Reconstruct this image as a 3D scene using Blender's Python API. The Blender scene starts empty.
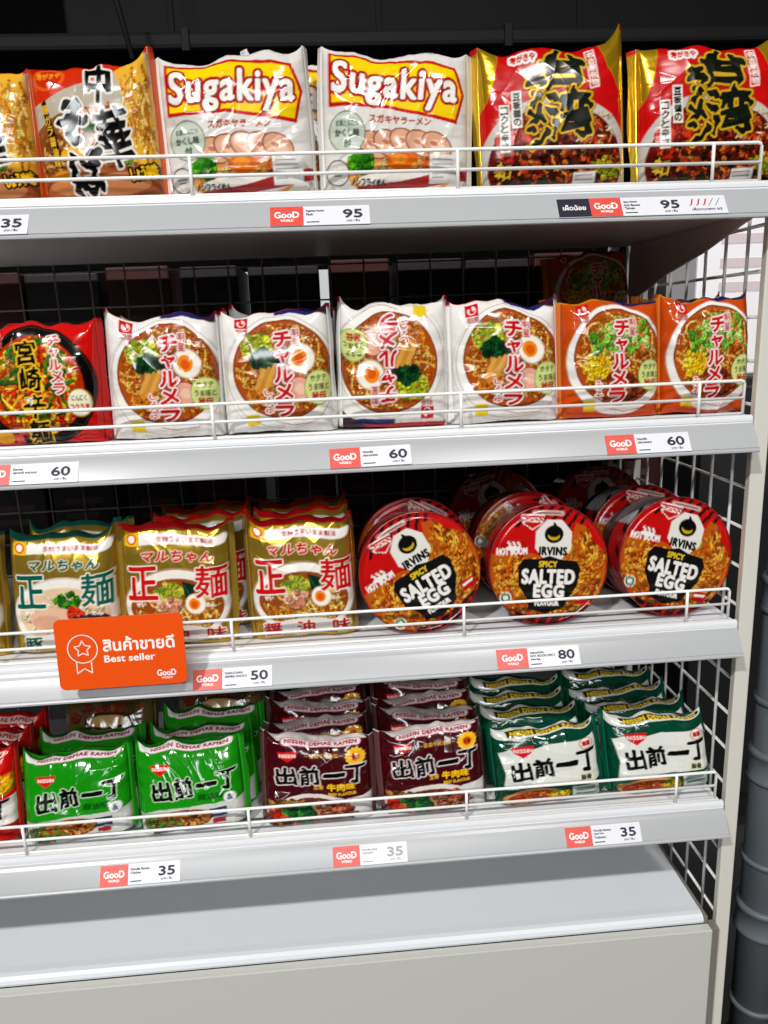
import bpy, bmesh, math, numpy as np
from mathutils import Matrix, Vector, Euler

scene = bpy.context.scene
COL = scene.collection
RNG = np.random.default_rng(7)

# ------------------------------------------------------------------ helpers
def lin(c):
    c = np.asarray(c, dtype=float) / 255.0
    return np.where(c <= 0.04045, c / 12.92, ((c + 0.055) / 1.055) ** 2.4)

def link(o, parent=None):
    COL.objects.link(o)
    if parent is not None:
        o.parent = parent
    return o

def tag(o, label=None, cat=None, group=None, kind=None):
    if label: o['label'] = label
    if cat: o['category'] = cat
    if group: o['group'] = group
    if kind: o['kind'] = kind
    return o

def empty(name, loc=(0, 0, 0), rot=(0, 0, 0)):
    o = bpy.data.objects.new(name, None)
    o.empty_display_size = 0.02
    o.location = loc
    o.rotation_euler = rot
    return link(o)

def mat(name, col, rough=0.5, metal=0.0, bump=0.0, bscale=200.0, vary=0.0, spec=0.5, coat=0.0):
    m = bpy.data.materials.new(name)
    m.use_nodes = True
    nt = m.node_tree
    b = nt.nodes['Principled BSDF']
    c = lin(col)
    b.inputs['Base Color'].default_value = (*c, 1)
    b.inputs['Roughness'].default_value = rough
    b.inputs['Metallic'].default_value = metal
    b.inputs['Specular IOR Level'].default_value = spec
    b.inputs['Coat Weight'].default_value = coat
    if bump or vary:
        tc = nt.nodes.new('ShaderNodeTexCoord')
        nz = nt.nodes.new('ShaderNodeTexNoise')
        nz.inputs['Scale'].default_value = bscale
        nz.inputs['Detail'].default_value = 3
        nt.links.new(tc.outputs['Object'], nz.inputs['Vector'])
        if bump:
            bp = nt.nodes.new('ShaderNodeBump')
            bp.inputs['Strength'].default_value = bump
            bp.inputs['Distance'].default_value = 0.001
            nt.links.new(nz.outputs['Fac'], bp.inputs['Height'])
            nt.links.new(bp.outputs['Normal'], b.inputs['Normal'])
        if vary:
            mx = nt.nodes.new('ShaderNodeMix')
            mx.data_type = 'RGBA'
            mx.inputs['A'].default_value = (*(c * (1 - vary)), 1)
            mx.inputs['B'].default_value = (*np.minimum(1, c * (1 + vary)), 1)
            nt.links.new(nz.outputs['Fac'], mx.inputs['Factor'])
            nt.links.new(mx.outputs['Result'], b.inputs['Base Color'])
    return m

def print_mat(name, rough=0.2, bump=0.25, bscale=90.0, metal_scale=0.75, coat=0.0):
    """printed plastic film: the ink is the mesh's own colour attribute, alpha = metallised foil"""
    m = bpy.data.materials.new(name)
    m.use_nodes = True
    nt = m.node_tree
    b = nt.nodes['Principled BSDF']
    a = nt.nodes.new('ShaderNodeAttribute')
    a.attribute_name = 'ink'
    nt.links.new(a.outputs['Color'], b.inputs['Base Color'])
    mu = nt.nodes.new('ShaderNodeMath'); mu.operation = 'MULTIPLY'
    mu.inputs[1].default_value = metal_scale
    nt.links.new(a.outputs['Alpha'], mu.inputs[0])
    nt.links.new(mu.outputs[0], b.inputs['Metallic'])
    b.inputs['Roughness'].default_value = rough
    b.inputs['Specular IOR Level'].default_value = .4
    b.inputs['Coat Weight'].default_value = coat
    b.inputs['Coat Roughness'].default_value = 0.08
    tc = nt.nodes.new('ShaderNodeTexCoord')
    nz = nt.nodes.new('ShaderNodeTexNoise')
    nz.noise_type = 'RIDGED_MULTIFRACTAL'
    nz.inputs['Scale'].default_value = bscale
    nz.inputs['Detail'].default_value = 2
    nz.inputs['Distortion'].default_value = 0.8
    bp = nt.nodes.new('ShaderNodeBump')
    bp.inputs['Strength'].default_value = bump
    bp.inputs['Distance'].default_value = 0.003
    nt.links.new(tc.outputs['Object'], nz.inputs['Vector'])
    nt.links.new(nz.outputs['Fac'], bp.inputs['Height'])
    nt.links.new(bp.outputs['Normal'], b.inputs['Normal'])
    return m

def mesh_obj(name, bm, m, parent=None, smooth=False):
    me = bpy.data.meshes.new(name)
    bm.to_mesh(me); bm.free()
    if smooth:
        me.polygons.foreach_set('use_smooth', [True] * len(me.polygons))
    o = bpy.data.objects.new(name, me)
    for x in (m if isinstance(m, (list, tuple)) else [m]):
        me.materials.append(x)
    return link(o, parent)

def add_box(bm, x0, x1, y0, y1, z0, z1, bevel=0.0, seg=2):
    r = bmesh.ops.create_cube(bm, size=1.0)
    vs = r['verts']
    bmesh.ops.scale(bm, vec=(x1 - x0, y1 - y0, z1 - z0), verts=vs)
    bmesh.ops.translate(bm, vec=((x0 + x1) / 2, (y0 + y1) / 2, (z0 + z1) / 2), verts=vs)
    if bevel > 0:
        es = {e for v in vs for e in v.link_edges}
        bmesh.ops.bevel(bm, geom=list(es), offset=bevel, segments=seg, profile=0.5, affect='EDGES')

def add_tube(bm, pts, r, n=8, cap=True):
    pts = [Vector(p) for p in pts]
    rings = []
    for i, p in enumerate(pts):
        if i == 0: t = pts[1] - p
        elif i == len(pts) - 1: t = p - pts[i - 1]
        else: t = (pts[i + 1] - p).normalized() + (p - pts[i - 1]).normalized()
        t.normalize()
        up = Vector((0, 0, 1)) if abs(t.z) < 0.9 else Vector((0, 1, 0))
        a = t.cross(up).normalized(); b = t.cross(a).normalized()
        rings.append([bm.verts.new(p + (a * math.cos(2 * math.pi * k / n) + b * math.sin(2 * math.pi * k / n)) * r) for k in range(n)])
    for A, B in zip(rings, rings[1:]):
        for k in range(n):
            bm.faces.new((A[k], A[(k + 1) % n], B[(k + 1) % n], B[k]))
    if cap:
        bm.faces.new(rings[0][::-1]); bm.faces.new(rings[-1])
    bmesh.ops.recalc_face_normals(bm, faces=bm.faces[:])

def add_extrude_x(bm, prof, x0, x1):
    """closed (y,z) profile swept along X"""
    A = [bm.verts.new((x0, y, z)) for y, z in prof]
    B = [bm.verts.new((x1, y, z)) for y, z in prof]
    n = len(prof)
    for i in range(n):
        bm.faces.new((A[i], A[(i + 1) % n], B[(i + 1) % n], B[i]))
    bm.faces.new(A[::-1]); bm.faces.new(B)
    bmesh.ops.recalc_face_normals(bm, faces=bm.faces[:])

def add_prism(bm, pts2, y0, y1, plane='xz'):
    if plane == 'xz':
        f = lambda p, d: (p[0], d, p[1])
    else:  # 'yz' swept along x
        f = lambda p, d: (d, p[0], p[1])
    A = [bm.verts.new(f(p, y0)) for p in pts2]
    B = [bm.verts.new(f(p, y1)) for p in pts2]
    n = len(pts2)
    for i in range(n):
        bm.faces.new((A[i], A[(i + 1) % n], B[(i + 1) % n], B[i]))
    bm.faces.new(A[::-1]); bm.faces.new(B)
    bmesh.ops.recalc_face_normals(bm, faces=bm.faces[:])

def rounded_rect(x0, x1, z0, z1, r, n=6):
    out = []
    for cx, cz, a0 in ((x1 - r, z1 - r, 0), (x0 + r, z1 - r, 90), (x0 + r, z0 + r, 180), (x1 - r, z0 + r, 270)):
        for k in range(n + 1):
            a = math.radians(a0 + 90 * k / n)
            out.append((cx + r * math.cos(a), cz + r * math.sin(a)))
    return out

# ------------------------------------------------------------------ lettering
_gcache = {}
def glyphs(s, track=1.0):
    """triangles of a string set in Blender's built-in font: (T,3,2) array and its bounds"""
    if (s, track) in _gcache: return _gcache[(s, track)]
    c = bpy.data.curves.new('lettering', 'FONT')
    c.body = s; c.resolution_u = 5; c.space_character = track
    o = bpy.data.objects.new('lettering', c)
    COL.objects.link(o)
    dg = bpy.context.evaluated_depsgraph_get()
    ev = o.evaluated_get(dg)
    me = ev.to_mesh()
    me.calc_loop_triangles()
    co = np.empty(len(me.vertices) * 3); me.vertices.foreach_get('co', co); co = co.reshape(-1, 3)[:, :2]
    ti = np.empty(len(me.loop_triangles) * 3, dtype=np.int32); me.loop_triangles.foreach_get('vertices', ti)
    tri = co[ti].reshape(-1, 3, 2) if len(ti) else np.zeros((0, 3, 2))
    ev.to_mesh_clear()
    bpy.data.objects.remove(o); bpy.data.curves.remove(c)
    b = (co[:, 0].min(), co[:, 0].max(), co[:, 1].min(), co[:, 1].max()) if len(co) else (0, 1, 0, 1)
    _gcache[(s, track)] = (tri, b)
    return tri, b

def fit_tris(s, x, y, w, h, track=1.0):
    """string scaled into a box, centre x,y"""
    tri, (a, b, c, d) = glyphs(s, track)
    t = tri.copy()
    t[..., 0] = (t[..., 0] - (a + b) / 2) * (w / (b - a)) + x
    t[..., 1] = (t[..., 1] - (c + d) / 2) * (h / (d - c)) + y
    return t

def add_text(bm, s, x, z, w=None, h=0.01, y0=0.0, th=0.0003, fatten=0.0, left=False):
    """raised lettering in the xz plane facing -y, height h"""
    tri, (a, b, c, d) = glyphs(s)
    if w is None: w = (b - a) * h / (d - c)
    cx = x + w / 2 if left else x
    offs = [(0, 0)]
    if fatten: offs += [(fatten, 0), (-fatten, 0), (0, fatten), (0, -fatten)]
    for k, (ox, oz) in enumerate(offs):
        t = fit_tris(s, cx + ox, z + oz, w, h)
        for T in t:
            vs = [bm.verts.new((p[0], y0 - th - 0.00002 * k, p[1])) for p in T]
            try:
                f = bm.faces.new(vs)
            except ValueError:
                pass
    return w

# ------------------------------------------------------------------ printed artwork drawn as shapes
class Art:
    """a printed sheet, coordinates in percent (x right, y down), RGB + foil"""
    def __init__(s, W, H, bg, metal=0.0, px=4.2):
        s.k = px * 1000 / 1000.0
        s.w = int(W * 1000 * px); s.h = int(H * 1000 * px)
        s.a = np.empty((s.h, s.w, 4)); s.a[...] = (*bg, metal * 255)
        s.sx = s.w / 100.0; s.sy = s.h / 100.0
        s.rng = np.random.default_rng(3); s.food = False; s.m = np.zeros((s.h, s.w), bool)
    def _put(s, y0, x0, m, col, metal):
        h, w = m.shape
        ya, xa = max(0, y0), max(0, x0); yb, xb = min(s.h, y0 + h), min(s.w, x0 + w)
        if ya >= yb or xa >= xb: return
        mm = m[ya - y0:yb - y0, xa - x0:xb - x0]
        s.a[ya:yb, xa:xb][mm] = (*col, metal * 255)
        s.m[ya:yb, xa:xb][mm] = s.food
    def poly(s, pts, col, metal=0.0):
        P = np.array(pts, float) * (s.sx, s.sy)
        x0, y0 = np.floor(P.min(0)).astype(int); x1, y1 = np.ceil(P.max(0)).astype(int)
        x0 = max(x0, 0); y0 = max(y0, 0); x1 = min(x1, s.w); y1 = min(y1, s.h)
        if x1 <= x0 or y1 <= y0: return
        X, Y = np.meshgrid(np.arange(x0, x1) + .5, np.arange(y0, y1) + .5)
        m = np.zeros(X.shape, bool)
        n = len(P)
        for i in range(n):
            (ax, ay), (bx, by) = P[i], P[(i + 1) % n]
            if ay == by: continue
            c = ((ay > Y) != (by > Y)) & (X < (bx - ax) * (Y - ay) / (by - ay) + ax)
            m ^= c
        s._put(y0, x0, m, col, metal)
    def rect(s, x0, y0, x1, y1, col, metal=0.0):
        s.poly([(x0, y0), (x1, y0), (x1, y1), (x0, y1)], col, metal)
    def ell(s, cx, cy, rx, ry, col, rot=0.0, metal=0.0, clip=None):
        cx, cy = cx * s.sx, cy * s.sy; rx, ry = rx * s.sx, ry * s.sy
        R = max(rx, ry) + 2
        x0, y0 = int(cx - R), int(cy - R); x1, y1 = int(cx + R) + 1, int(cy + R) + 1
        X, Y = np.meshgrid(np.arange(x0, x1) + .5 - cx, np.arange(y0, y1) + .5 - cy)
        c, n = math.cos(math.radians(rot)), math.sin(math.radians(rot))
        m = ((X * c + Y * n) / rx) ** 2 + ((-X * n + Y * c) / ry) ** 2 <= 1
        s._put(y0, x0, m, col, metal)
    def stroke(s, pts, width, col, metal=0.0):
        P = np.array(pts, float) * (s.sx, s.sy); r = width * s.sx / 2
        x0, y0 = np.floor(P.min(0) - r - 1).astype(int); x1, y1 = np.ceil(P.max(0) + r + 1).astype(int)
        X, Y = np.meshgrid(np.arange(x0, x1) + .5, np.arange(y0, y1) + .5)
        m = np.zeros(X.shape, bool)
        for A, B in zip(P, P[1:]):
            d = B - A; L = max(d @ d, 1e-9)
            t = np.clip(((X - A[0]) * d[0] + (Y - A[1]) * d[1]) / L, 0, 1)
            m |= (X - A[0] - t * d[0]) ** 2 + (Y - A[1] - t * d[1]) ** 2 <= r * r
        s._put(y0, x0, m, col, metal)
    @staticmethod
    def _dil(m, r):
        r = int(round(r))
        if r <= 0: return m
        out = m.copy()
        for dy in range(-r, r + 1):
            e = int(math.sqrt(max(0, r * r - dy * dy)))
            row = np.zeros_like(m)
            ys, yd = (slice(0, m.shape[0] - dy), slice(dy, None)) if dy >= 0 else (slice(-dy, None), slice(0, m.shape[0] + dy))
            row[yd] = m[ys]
            acc = row.copy()
            for dx in range(1, e + 1):
                acc[:, dx:] |= row[:, :-dx]; acc[:, :-dx] |= row[:, dx:]
            out |= acc
        return out
    def text(s, t, cx, cy, w, h, col, rot=0.0, bold=0.0, outs=(), shear=0.0, metal=0.0, arc=0.0, jit=0.0):
        """t in a box of w x h percent; bold/outline widths in percent of the sheet width"""
        cjk = any(ord(ch) > 0x3000 for ch in t)
        bold *= .5 if cjk else .55
        T = fit_tris(t, 0, 0, w * s.sx, h * s.sy, 1.0 if cjk else 1.12)
        if not len(T): return
        T[..., 1] *= -1
        T[..., 0] += -shear * T[..., 1]
        if arc: T[..., 1] += arc * s.sy * (2 * T[..., 0] / (w * s.sx)) ** 2
        if jit:
            T[..., 0] += jit * s.sx * np.sin(T[..., 1] * 0.11 + T[..., 0] * .05); T[..., 1] += jit * s.sx * np.sin(T[..., 0] * 0.13 + 1)
        a = math.radians(rot); c, n = math.cos(a), math.sin(a)
        X0 = T[..., 0] * c - T[..., 1] * n; Y0 = T[..., 0] * n + T[..., 1] * c
        T = np.stack([X0 + cx * s.sx, Y0 + cy * s.sy], -1)
        pad = int((bold + max([o[0] for o in outs], default=0)) * s.sx) + 4
        x0, y0 = np.floor(T.reshape(-1, 2).min(0)).astype(int) - pad; x1, y1 = np.ceil(T.reshape(-1, 2).max(0)).astype(int) + pad
        m = np.zeros((y1 - y0, x1 - x0), bool)
        for A, B, C in T:
            bx0, by0 = np.floor(np.minimum(np.minimum(A, B), C)).astype(int); bx1, by1 = np.ceil(np.maximum(np.maximum(A, B), C)).astype(int) + 1
            X, Y = np.meshgrid(np.arange(bx0, bx1) + .5, np.arange(by0, by1) + .5)
            e1 = (B[0] - A[0]) * (Y - A[1]) - (B[1] - A[1]) * (X - A[0])
            e2 = (C[0] - B[0]) * (Y - B[1]) - (C[1] - B[1]) * (X - B[0])
            e3 = (A[0] - C[0]) * (Y - C[1]) - (A[1] - C[1]) * (X - C[0])
            m[by0 - y0:by1 - y0, bx0 - x0:bx1 - x0] |= ((e1 >= 0) & (e2 >= 0) & (e3 >= 0)) | ((e1 <= 0) & (e2 <= 0) & (e3 <= 0))
        m = s._dil(m, bold * s.sx)
        for o in sorted(outs, key=lambda q: -q[0]):
            s._put(y0, x0, s._dil(m, o[0] * s.sx), o[1], o[2] if len(o) > 2 else 0.0)
        s._put(y0, x0, m, col, metal)
    def vtext(s, t, cx, y0, y1, w, col, **kw):
        n = len(t); st = (y1 - y0) / n; dx = kw.pop('lean', 0.0)
        # outlines first so that neighbours do not cut into one another
        for p in (0, 1):
            for i, ch in enumerate(t):
                k = dict(kw)
                if p == 1: k['outs'] = ()
                if ch == 'ー':
                    s.rect(cx + dx * (i - n / 2) - w * .12, y0 + st * (i + .1), cx + dx * (i - n / 2) + w * .12, y0 + st * (i + .9), col); continue
                hh = st * (0.86 if ch not in 'ャュョっャゃゅょ' else 0.62); ww = w * (1 if ch not in 'ャュョっゃゅょ' else 0.72)
                if ch == '一': hh = st * .18
                s.text(ch, cx + dx * (i - n / 2 + .5), y0 + st * (i + .5), ww, hh, col, **k)
    # --- food photography as printed shapes
    def noodles(s, cx, cy, rx, ry, cols, n=120, wd=1.3, seed=1):
        r = np.random.default_rng(seed); s.food = True
        for i in range(n):
            q = math.sqrt(r.random()); a = r.random() * 6.283
            x = cx + rx * q * math.cos(a); y = cy + ry * q * math.sin(a)
            th = r.random() * 6.283; L = rx * (.12 + .2 * r.random()); pts = []
            for k in range(5):
                if ((x - cx) / rx) ** 2 + ((y - cy) / ry) ** 2 > 1: break
                pts.append((x, y)); x += L / 2 * math.cos(th); y += L / 2 * math.sin(th); th += r.normal() * .6
            if len(pts) > 1:
                wj = wd * (.6 + .7 * r.random()); cj = cols[r.integers(len(cols))]
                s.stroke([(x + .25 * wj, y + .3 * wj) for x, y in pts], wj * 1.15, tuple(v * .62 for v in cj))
                s.stroke(pts, wj, cj)
        s.food = False
    def blobs(s, cx, cy, rx, ry, cols, n=40, size=3.0, seed=1, asp=1.0):
        r = np.random.default_rng(seed); s.food = True
        for i in range(n):
            q = math.sqrt(r.random()); a = r.random() * 6.283
            z = size * (.5 + r.random())
            cj = cols[r.integers(len(cols))]; zz = z * asp * (.5 + .6 * r.random()); ro = r.random() * 180
            px, py = cx + rx * q * math.cos(a), cy + ry * q * math.sin(a)
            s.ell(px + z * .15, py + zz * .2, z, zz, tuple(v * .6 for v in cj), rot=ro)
            s.ell(px, py, z * .92, zz * .92, cj, rot=ro)
        s.food = False
    def egg(s, cx, cy, r, rot=0):
        s.ell(cx, cy, r * 1.08, r * .92, (205, 190, 165), rot); s.ell(cx, cy, r, r * .84, (246, 240, 228), rot)
        s.ell(cx - r * .12, cy, r * .58, r * .52, (240, 150, 30), rot); s.ell(cx - r * .12, cy + r * .05, r * .34, r * .3, (225, 105, 10), rot)
    def rot180(s):
        o = Art.__new__(Art); o.__dict__.update(s.__dict__); o.L = s.L[::-1, ::-1].copy(); return o
    def finish(s):
        g = s.rng.normal(size=(s.h // 3 + 2, s.w // 3 + 2))
        g = np.repeat(np.repeat(g, 3, 0), 3, 1)[:s.h, :s.w]
        g2 = s.rng.normal(size=(s.h // 9 + 2, s.w // 9 + 2)); g2 = np.repeat(np.repeat(g2, 9, 0), 9, 1)[:s.h, :s.w]
        L = s.a.copy()
        L[..., :3] *= np.where(s.m, np.clip(1 - .04 + .13 * g + .10 * g2, .45, 1.3), 1.0)[..., None]
        L[..., :3] = np.minimum(L[..., :3], 255)
        L[..., :3] = .93 * lin(L[..., :3]) ** 1.22; L[..., 3] /= 255
        s.L = L; return s
    def sample(s, u, v, du, dv):
        """u,v in 0..1 (v down); box average over the footprint"""
        out = 0; n = 0
        for i in (-.33, 0, .33):
            for j in (-.33, 0, .33):
                x = np.clip((u + i * du) * s.w, 0, s.w - 1).astype(int); y = np.clip((v + j * dv) * s.h, 0, s.h - 1).astype(int)
                out = out + s.L[y, x]; n += 1
        return out / n

YEL = [(226, 162, 62), (236, 186, 92), (204, 134, 46), (244, 210, 132), (176, 104, 34)]
def pill_text(A, t, cx, cy, w, h, bg, col, bold=.35, rot=0, frame=None):
    c, n = math.cos(math.radians(rot)), math.sin(math.radians(rot))
    def P(k):
        q = []
        for x, y in rounded_rect(-w / 2 - k, w / 2 + k, -h / 2 - k, h / 2 + k, min(w, h) / 2.2):
            q.append((cx + x * c - y * n * A.sx / A.sy * 1.0 if False else cx + x * c - y * n * A.sy / A.sx, cy + x * n * A.sx / A.sy + y * c))
        return q
    if frame: A.poly(P(.8), frame)
    A.poly(P(0), bg)
    A.text(t, cx, cy, w * .9, h * .55, col, rot=rot, bold=bold)

def nissin(A, cx, cy, w, h, rot=0):
    A.poly([(cx - w / 2, cy - h * .45), (cx + w / 2, cy - h * .5), (cx + w * .42, cy), (cx + w * .2, cy + h * .25), (cx, cy + h * .5), (cx - w * .2, cy + h * .25), (cx - w * .44, cy)], (214, 38, 40))
    A.text('NISSIN', cx, cy - h * .12, w * .8, h * .3, (250, 236, 228), bold=.45, rot=rot)

def art_soba():
    A = Art(.140, .150, (176, 116, 66))
    A.rect(0, 0, 100, 62, (196, 186, 170))
    A.ell(50, 66, 60, 30, (150, 92, 46))
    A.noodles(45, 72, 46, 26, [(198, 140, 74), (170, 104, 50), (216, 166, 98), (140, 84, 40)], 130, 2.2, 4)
    A.ell(38, 90, 40, 14, (184, 112, 66)); A.ell(70, 92, 34, 13, (168, 96, 56)); A.ell(66, 90, 26, 8, (202, 138, 92)); A.ell(28, 88, 22, 7, (206, 140, 90))
    A.blobs(52, 47, 10, 6, [(60, 110, 40), (80, 130, 50), (40, 84, 30)], 26, 3, 2)
    A.blobs(60, 40, 18, 5, [(210, 130, 60), (190, 90, 40)], 20, 3, 5)
    A.ell(30, 67, 9, 5, (240, 184, 40)); A.ell(20, 82, 8, 4, (226, 150, 40))
    A.blobs(80, 66, 10, 12, [(110, 150, 60), (200, 120, 60), (220, 180, 90)], 26, 3, 8)
    A.poly([(0, 0), (100, 0), (100, 8), (78, 12), (50, 18), (28, 24), (12, 29), (0, 31)], (214, 62, 24))
    A.poly([(0, 0), (100, 0), (100, 3), (60, 6), (30, 7), (0, 9)], (190, 40, 20))
    for r in (14, 11): A.ell(17, 14, r, r * .62, (228, 110, 36) if r == 14 else (206, 60, 26))
    A.text('寿がきや', 17, 12, 20, 5, (238, 170, 60), bold=.4)
    A.poly([(72, 12), (80, 6), (97, 4), (100, 30), (100, 78), (88, 82), (80, 70), (80, 36)], (236, 186, 66))
    nr_ = np.random.default_rng(9); A.food = True
    for k in range(46):
        x = 78 + 20 * nr_.random(); y = 10 + 50 * nr_.random(); c = YEL[nr_.integers(4)]
        pts = [(x + 1.6 * math.sin(q * 1.1 + k), y + q * 4) for q in range(5)]
        A.stroke([(a + .5, b + .3) for a, b in pts], 2.0, (206, 150, 50)); A.stroke(pts, 1.7, c)
    A.food = False
    A.poly([(9, 30), (13, 28), (20, 60), (20, 76), (14, 76), (12, 52)], (44, 30, 18))
    A.vtext('鶏ガラ醤油味', 14.5, 31, 76, 5, (234, 186, 60), bold=.25, lean=1.0)
    o = [(1.7, (236, 230, 220))]
    A.text('中', 58, 19, 20, 27, (20, 16, 16), rot=6, bold=1.9, outs=o, jit=1.2)
    A.text('華', 66, 58, 27, 40, (20, 16, 16), rot=-4, bold=1.7, outs=o, jit=1.2)
    A.text('そ', 33, 46, 22, 28, (20, 16, 16), rot=4, bold=3.0, outs=o, jit=1.4)
    A.text('ば', 41, 80, 26, 30, (20, 16, 16), rot=-4, bold=2.8, outs=o, jit=1.4)
    A.text('しょうゆ味', 87, 83, 22, 9, (246, 200, 40), rot=-8, bold=.9, outs=[(1.6, (40, 24, 12))])
    A.top, A.back, A.seal = (196, 60, 30), (180, 120, 70), (206, 90, 40)
    return A.finish()

def art_sugakiya():
    A = Art(.155, .148, (228, 224, 218))
    for i in range(6): A.rect(42 + i * 6, 3.4, 46 + i * 6, 4.6, (150, 140, 138))
    A.poly([(4, 8), (50, 9), (91, 14), (97, 34), (91, 54), (66, 49), (44, 45), (4, 44)], (206, 30, 30))
    A.poly([(6.2, 10), (50, 11.2), (89.4, 16), (94.8, 34), (89.8, 51), (66, 46.6), (44, 42.6), (6, 41.6)], (248, 216, 24))
    A.text('Sugakiya', 49, 30, 84, 27, (246, 240, 232), bold=1.5, outs=[(.75, (140, 20, 24)), (1.9, (206, 24, 30))], rot=3, shear=.04)
    A.text('スガキヤラーメン', 52, 52.5, 42, 5.2, (186, 70, 24), bold=.75, rot=2)
    A.ell(51, 92, 48, 27, (206, 200, 192)); A.ell(51, 92, 46, 25.5, (238, 234, 226))
    A.ell(52, 86, 38, 21, (232, 176, 110))
    A.noodles(52, 84, 36, 19, [(240, 200, 130), (228, 170, 96), (248, 220, 160), (214, 150, 80)], 120, 1.8, 3)
    for i, x in enumerate((34, 44, 55, 66, 77)):
        A.ell(x, 67 + abs(i - 2), 11.5, 8.6, (166, 104, 78), 30); A.ell(x, 67 + abs(i - 2), 10.4, 7.5, (226, 178, 148), 30); A.ell(x + 1, 68 + abs(i - 2), 6.5, 4, (240, 204, 180), 30); A.ell(x - 2, 66 + abs(i - 2), 3, 1.6, (206, 140, 110), 20)
    A.blobs(24, 80, 8, 6, [(70, 160, 30), (110, 190, 40), (50, 130, 30)], 34, 3, 3)
    A.ell(53, 79, 11, 6.5, (228, 120, 30)); A.ell(51, 78, 6, 3.4, (246, 160, 60)); A.blobs(70, 81, 9, 5, [(206, 120, 60), (226, 160, 90)], 12, 3, 6)
    A.ell(52, 94, 30, 8, (240, 236, 228))
    A.poly([(22, 97), (52, 93), (84, 86), (100, 84), (100, 92), (80, 96), (50, 100), (22, 100)], (176, 60, 60))
    A.ell(16, 61, 12.3, 14, (120, 140, 120)); A.ell(16, 61, 11.6, 13.2, (206, 212, 198))
    A.text('和風とんこつ', 16, 55, 15, 4, (120, 140, 126), bold=.3); A.text('かくし味', 16, 61, 16, 5, (90, 110, 96), bold=.5); A.text('付', 16, 68, 5, 5, (90, 110, 96), bold=.5)
    A.ell(9, 88, 8, 9, (70, 66, 66)); A.ell(9, 88, 7.2, 8.2, (224, 220, 214))
    A.rect(5.5, 86.5, 12.5, 88, (150, 146, 144)); A.rect(6.5, 89, 11.5, 90.2, (150, 146, 144))
    A.text('ノンフライめん', 30, 94, 24, 5, (40, 34, 34), bold=.6)
    A.rect(72, 75, 93, 95, (232, 230, 226))
    for y in (78, 81, 84, 87, 90): A.rect(74, y, 74 + 8 + (y * 7) % 10, y + .8, (150, 148, 146))
    A.top, A.back, A.seal = (220, 216, 210), (220, 214, 206), (226, 222, 216)
    return A.finish()

def art_taiwan():
    A = Art(.165, .150, (206, 24, 26))
    A.ell(50, 84, 52, 47, (206, 200, 192)); A.ell(50, 86, 47, 43, (120, 24, 14))
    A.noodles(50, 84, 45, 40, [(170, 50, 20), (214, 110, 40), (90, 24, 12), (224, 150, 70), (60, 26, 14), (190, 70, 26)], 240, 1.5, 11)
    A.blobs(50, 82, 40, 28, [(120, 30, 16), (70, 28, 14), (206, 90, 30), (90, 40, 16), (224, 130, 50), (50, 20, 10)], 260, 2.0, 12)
    A.blobs(74, 62, 18, 12, [(226, 214, 180), (200, 190, 140), (214, 150, 80)], 40, 2.2, 13, .35)
    A.blobs(86, 88, 12, 8, [(180, 170, 40), (140, 150, 40), (206, 190, 60)], 30, 2.4, 14)
    A.blobs(24, 70, 14, 14, [(190, 30, 20), (206, 60, 30)], 26, 3.2, 15)
    A.blobs(50, 98, 40, 8, [(50, 60, 24), (60, 30, 16), (206, 90, 40)], 60, 2.6, 16)
    A.poly([(0, 0), (12, 0), (12, 10), (9, 26), (4, 40), (0, 46)], (224, 186, 50), 1.0)
    A.poly([(82, 0), (100, 0), (100, 52), (96, 40), (88, 22), (84, 10)], (224, 186, 50), 1.0)
    A.text('寿がきや', 29, 11.5, 17, 5.5, (206, 24, 26), bold=.5, outs=[(1.6, (240, 234, 228))])
    A.poly([(72, 8), (79, 7), (81, 34), (74, 35)], (240, 230, 224)); A.poly([(72.8, 9), (78.3, 8), (80.2, 33), (74.8, 34)], (206, 24, 26))
    A.vtext('名古屋名物', 76.6, 9, 33, 5, (246, 236, 226), bold=.4, lean=.4)
    A.rect(20, 33, 27, 58, (238, 232, 224)); A.vtext('豆板醤の', 23.5, 34, 57, 5, (30, 24, 24), bold=.45)
    A.rect(11.5, 42, 18.5, 74, (238, 232, 224)); A.vtext('コクと辛さ', 15, 43, 73, 5, (30, 24, 24), bold=.45)
    o = [(1.3, (232, 190, 50), .3), (1.8, (80, 40, 10))]
    d = (26, 34, 20)
    A.text('台', 57, 20, 30, 24, d, rot=-4, bold=2.2, outs=o, jit=1.4)
    A.text('湾', 60, 50, 30, 31, d, rot=-4, bold=1.8, outs=o, jit=1.4)
    A.text('ラ', 37, 30, 13, 14, d, rot=-6, bold=1.9, outs=o, jit=1.0)
    A.text('ー', 37, 41, 10, 3, d, rot=-50, bold=1.7, outs=o, jit=1.0)
    A.text('メ', 36, 51, 15, 13, d, rot=-8, bold=1.9, outs=o, jit=1.0)
    A.text('ン', 38, 64, 15, 14, d, rot=-8, bold=1.9, outs=o, jit=1.0)
    A.text('辛口', 13, 87, 11, 12, (216, 180, 60), rot=8, bold=.7, outs=[(1.2, (40, 20, 10))], jit=.8)
    A.rect(62, 90, 78, 100, (226, 222, 216))
    for y in (92, 95): A.rect(63.5, y, 76, y + .8, (150, 146, 144))
    A.top, A.back, A.seal = (190, 26, 24), (190, 30, 24), (200, 26, 26)
    A.metal_seal = ((224, 186, 50), 1.0)
    return A.finish()

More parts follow.
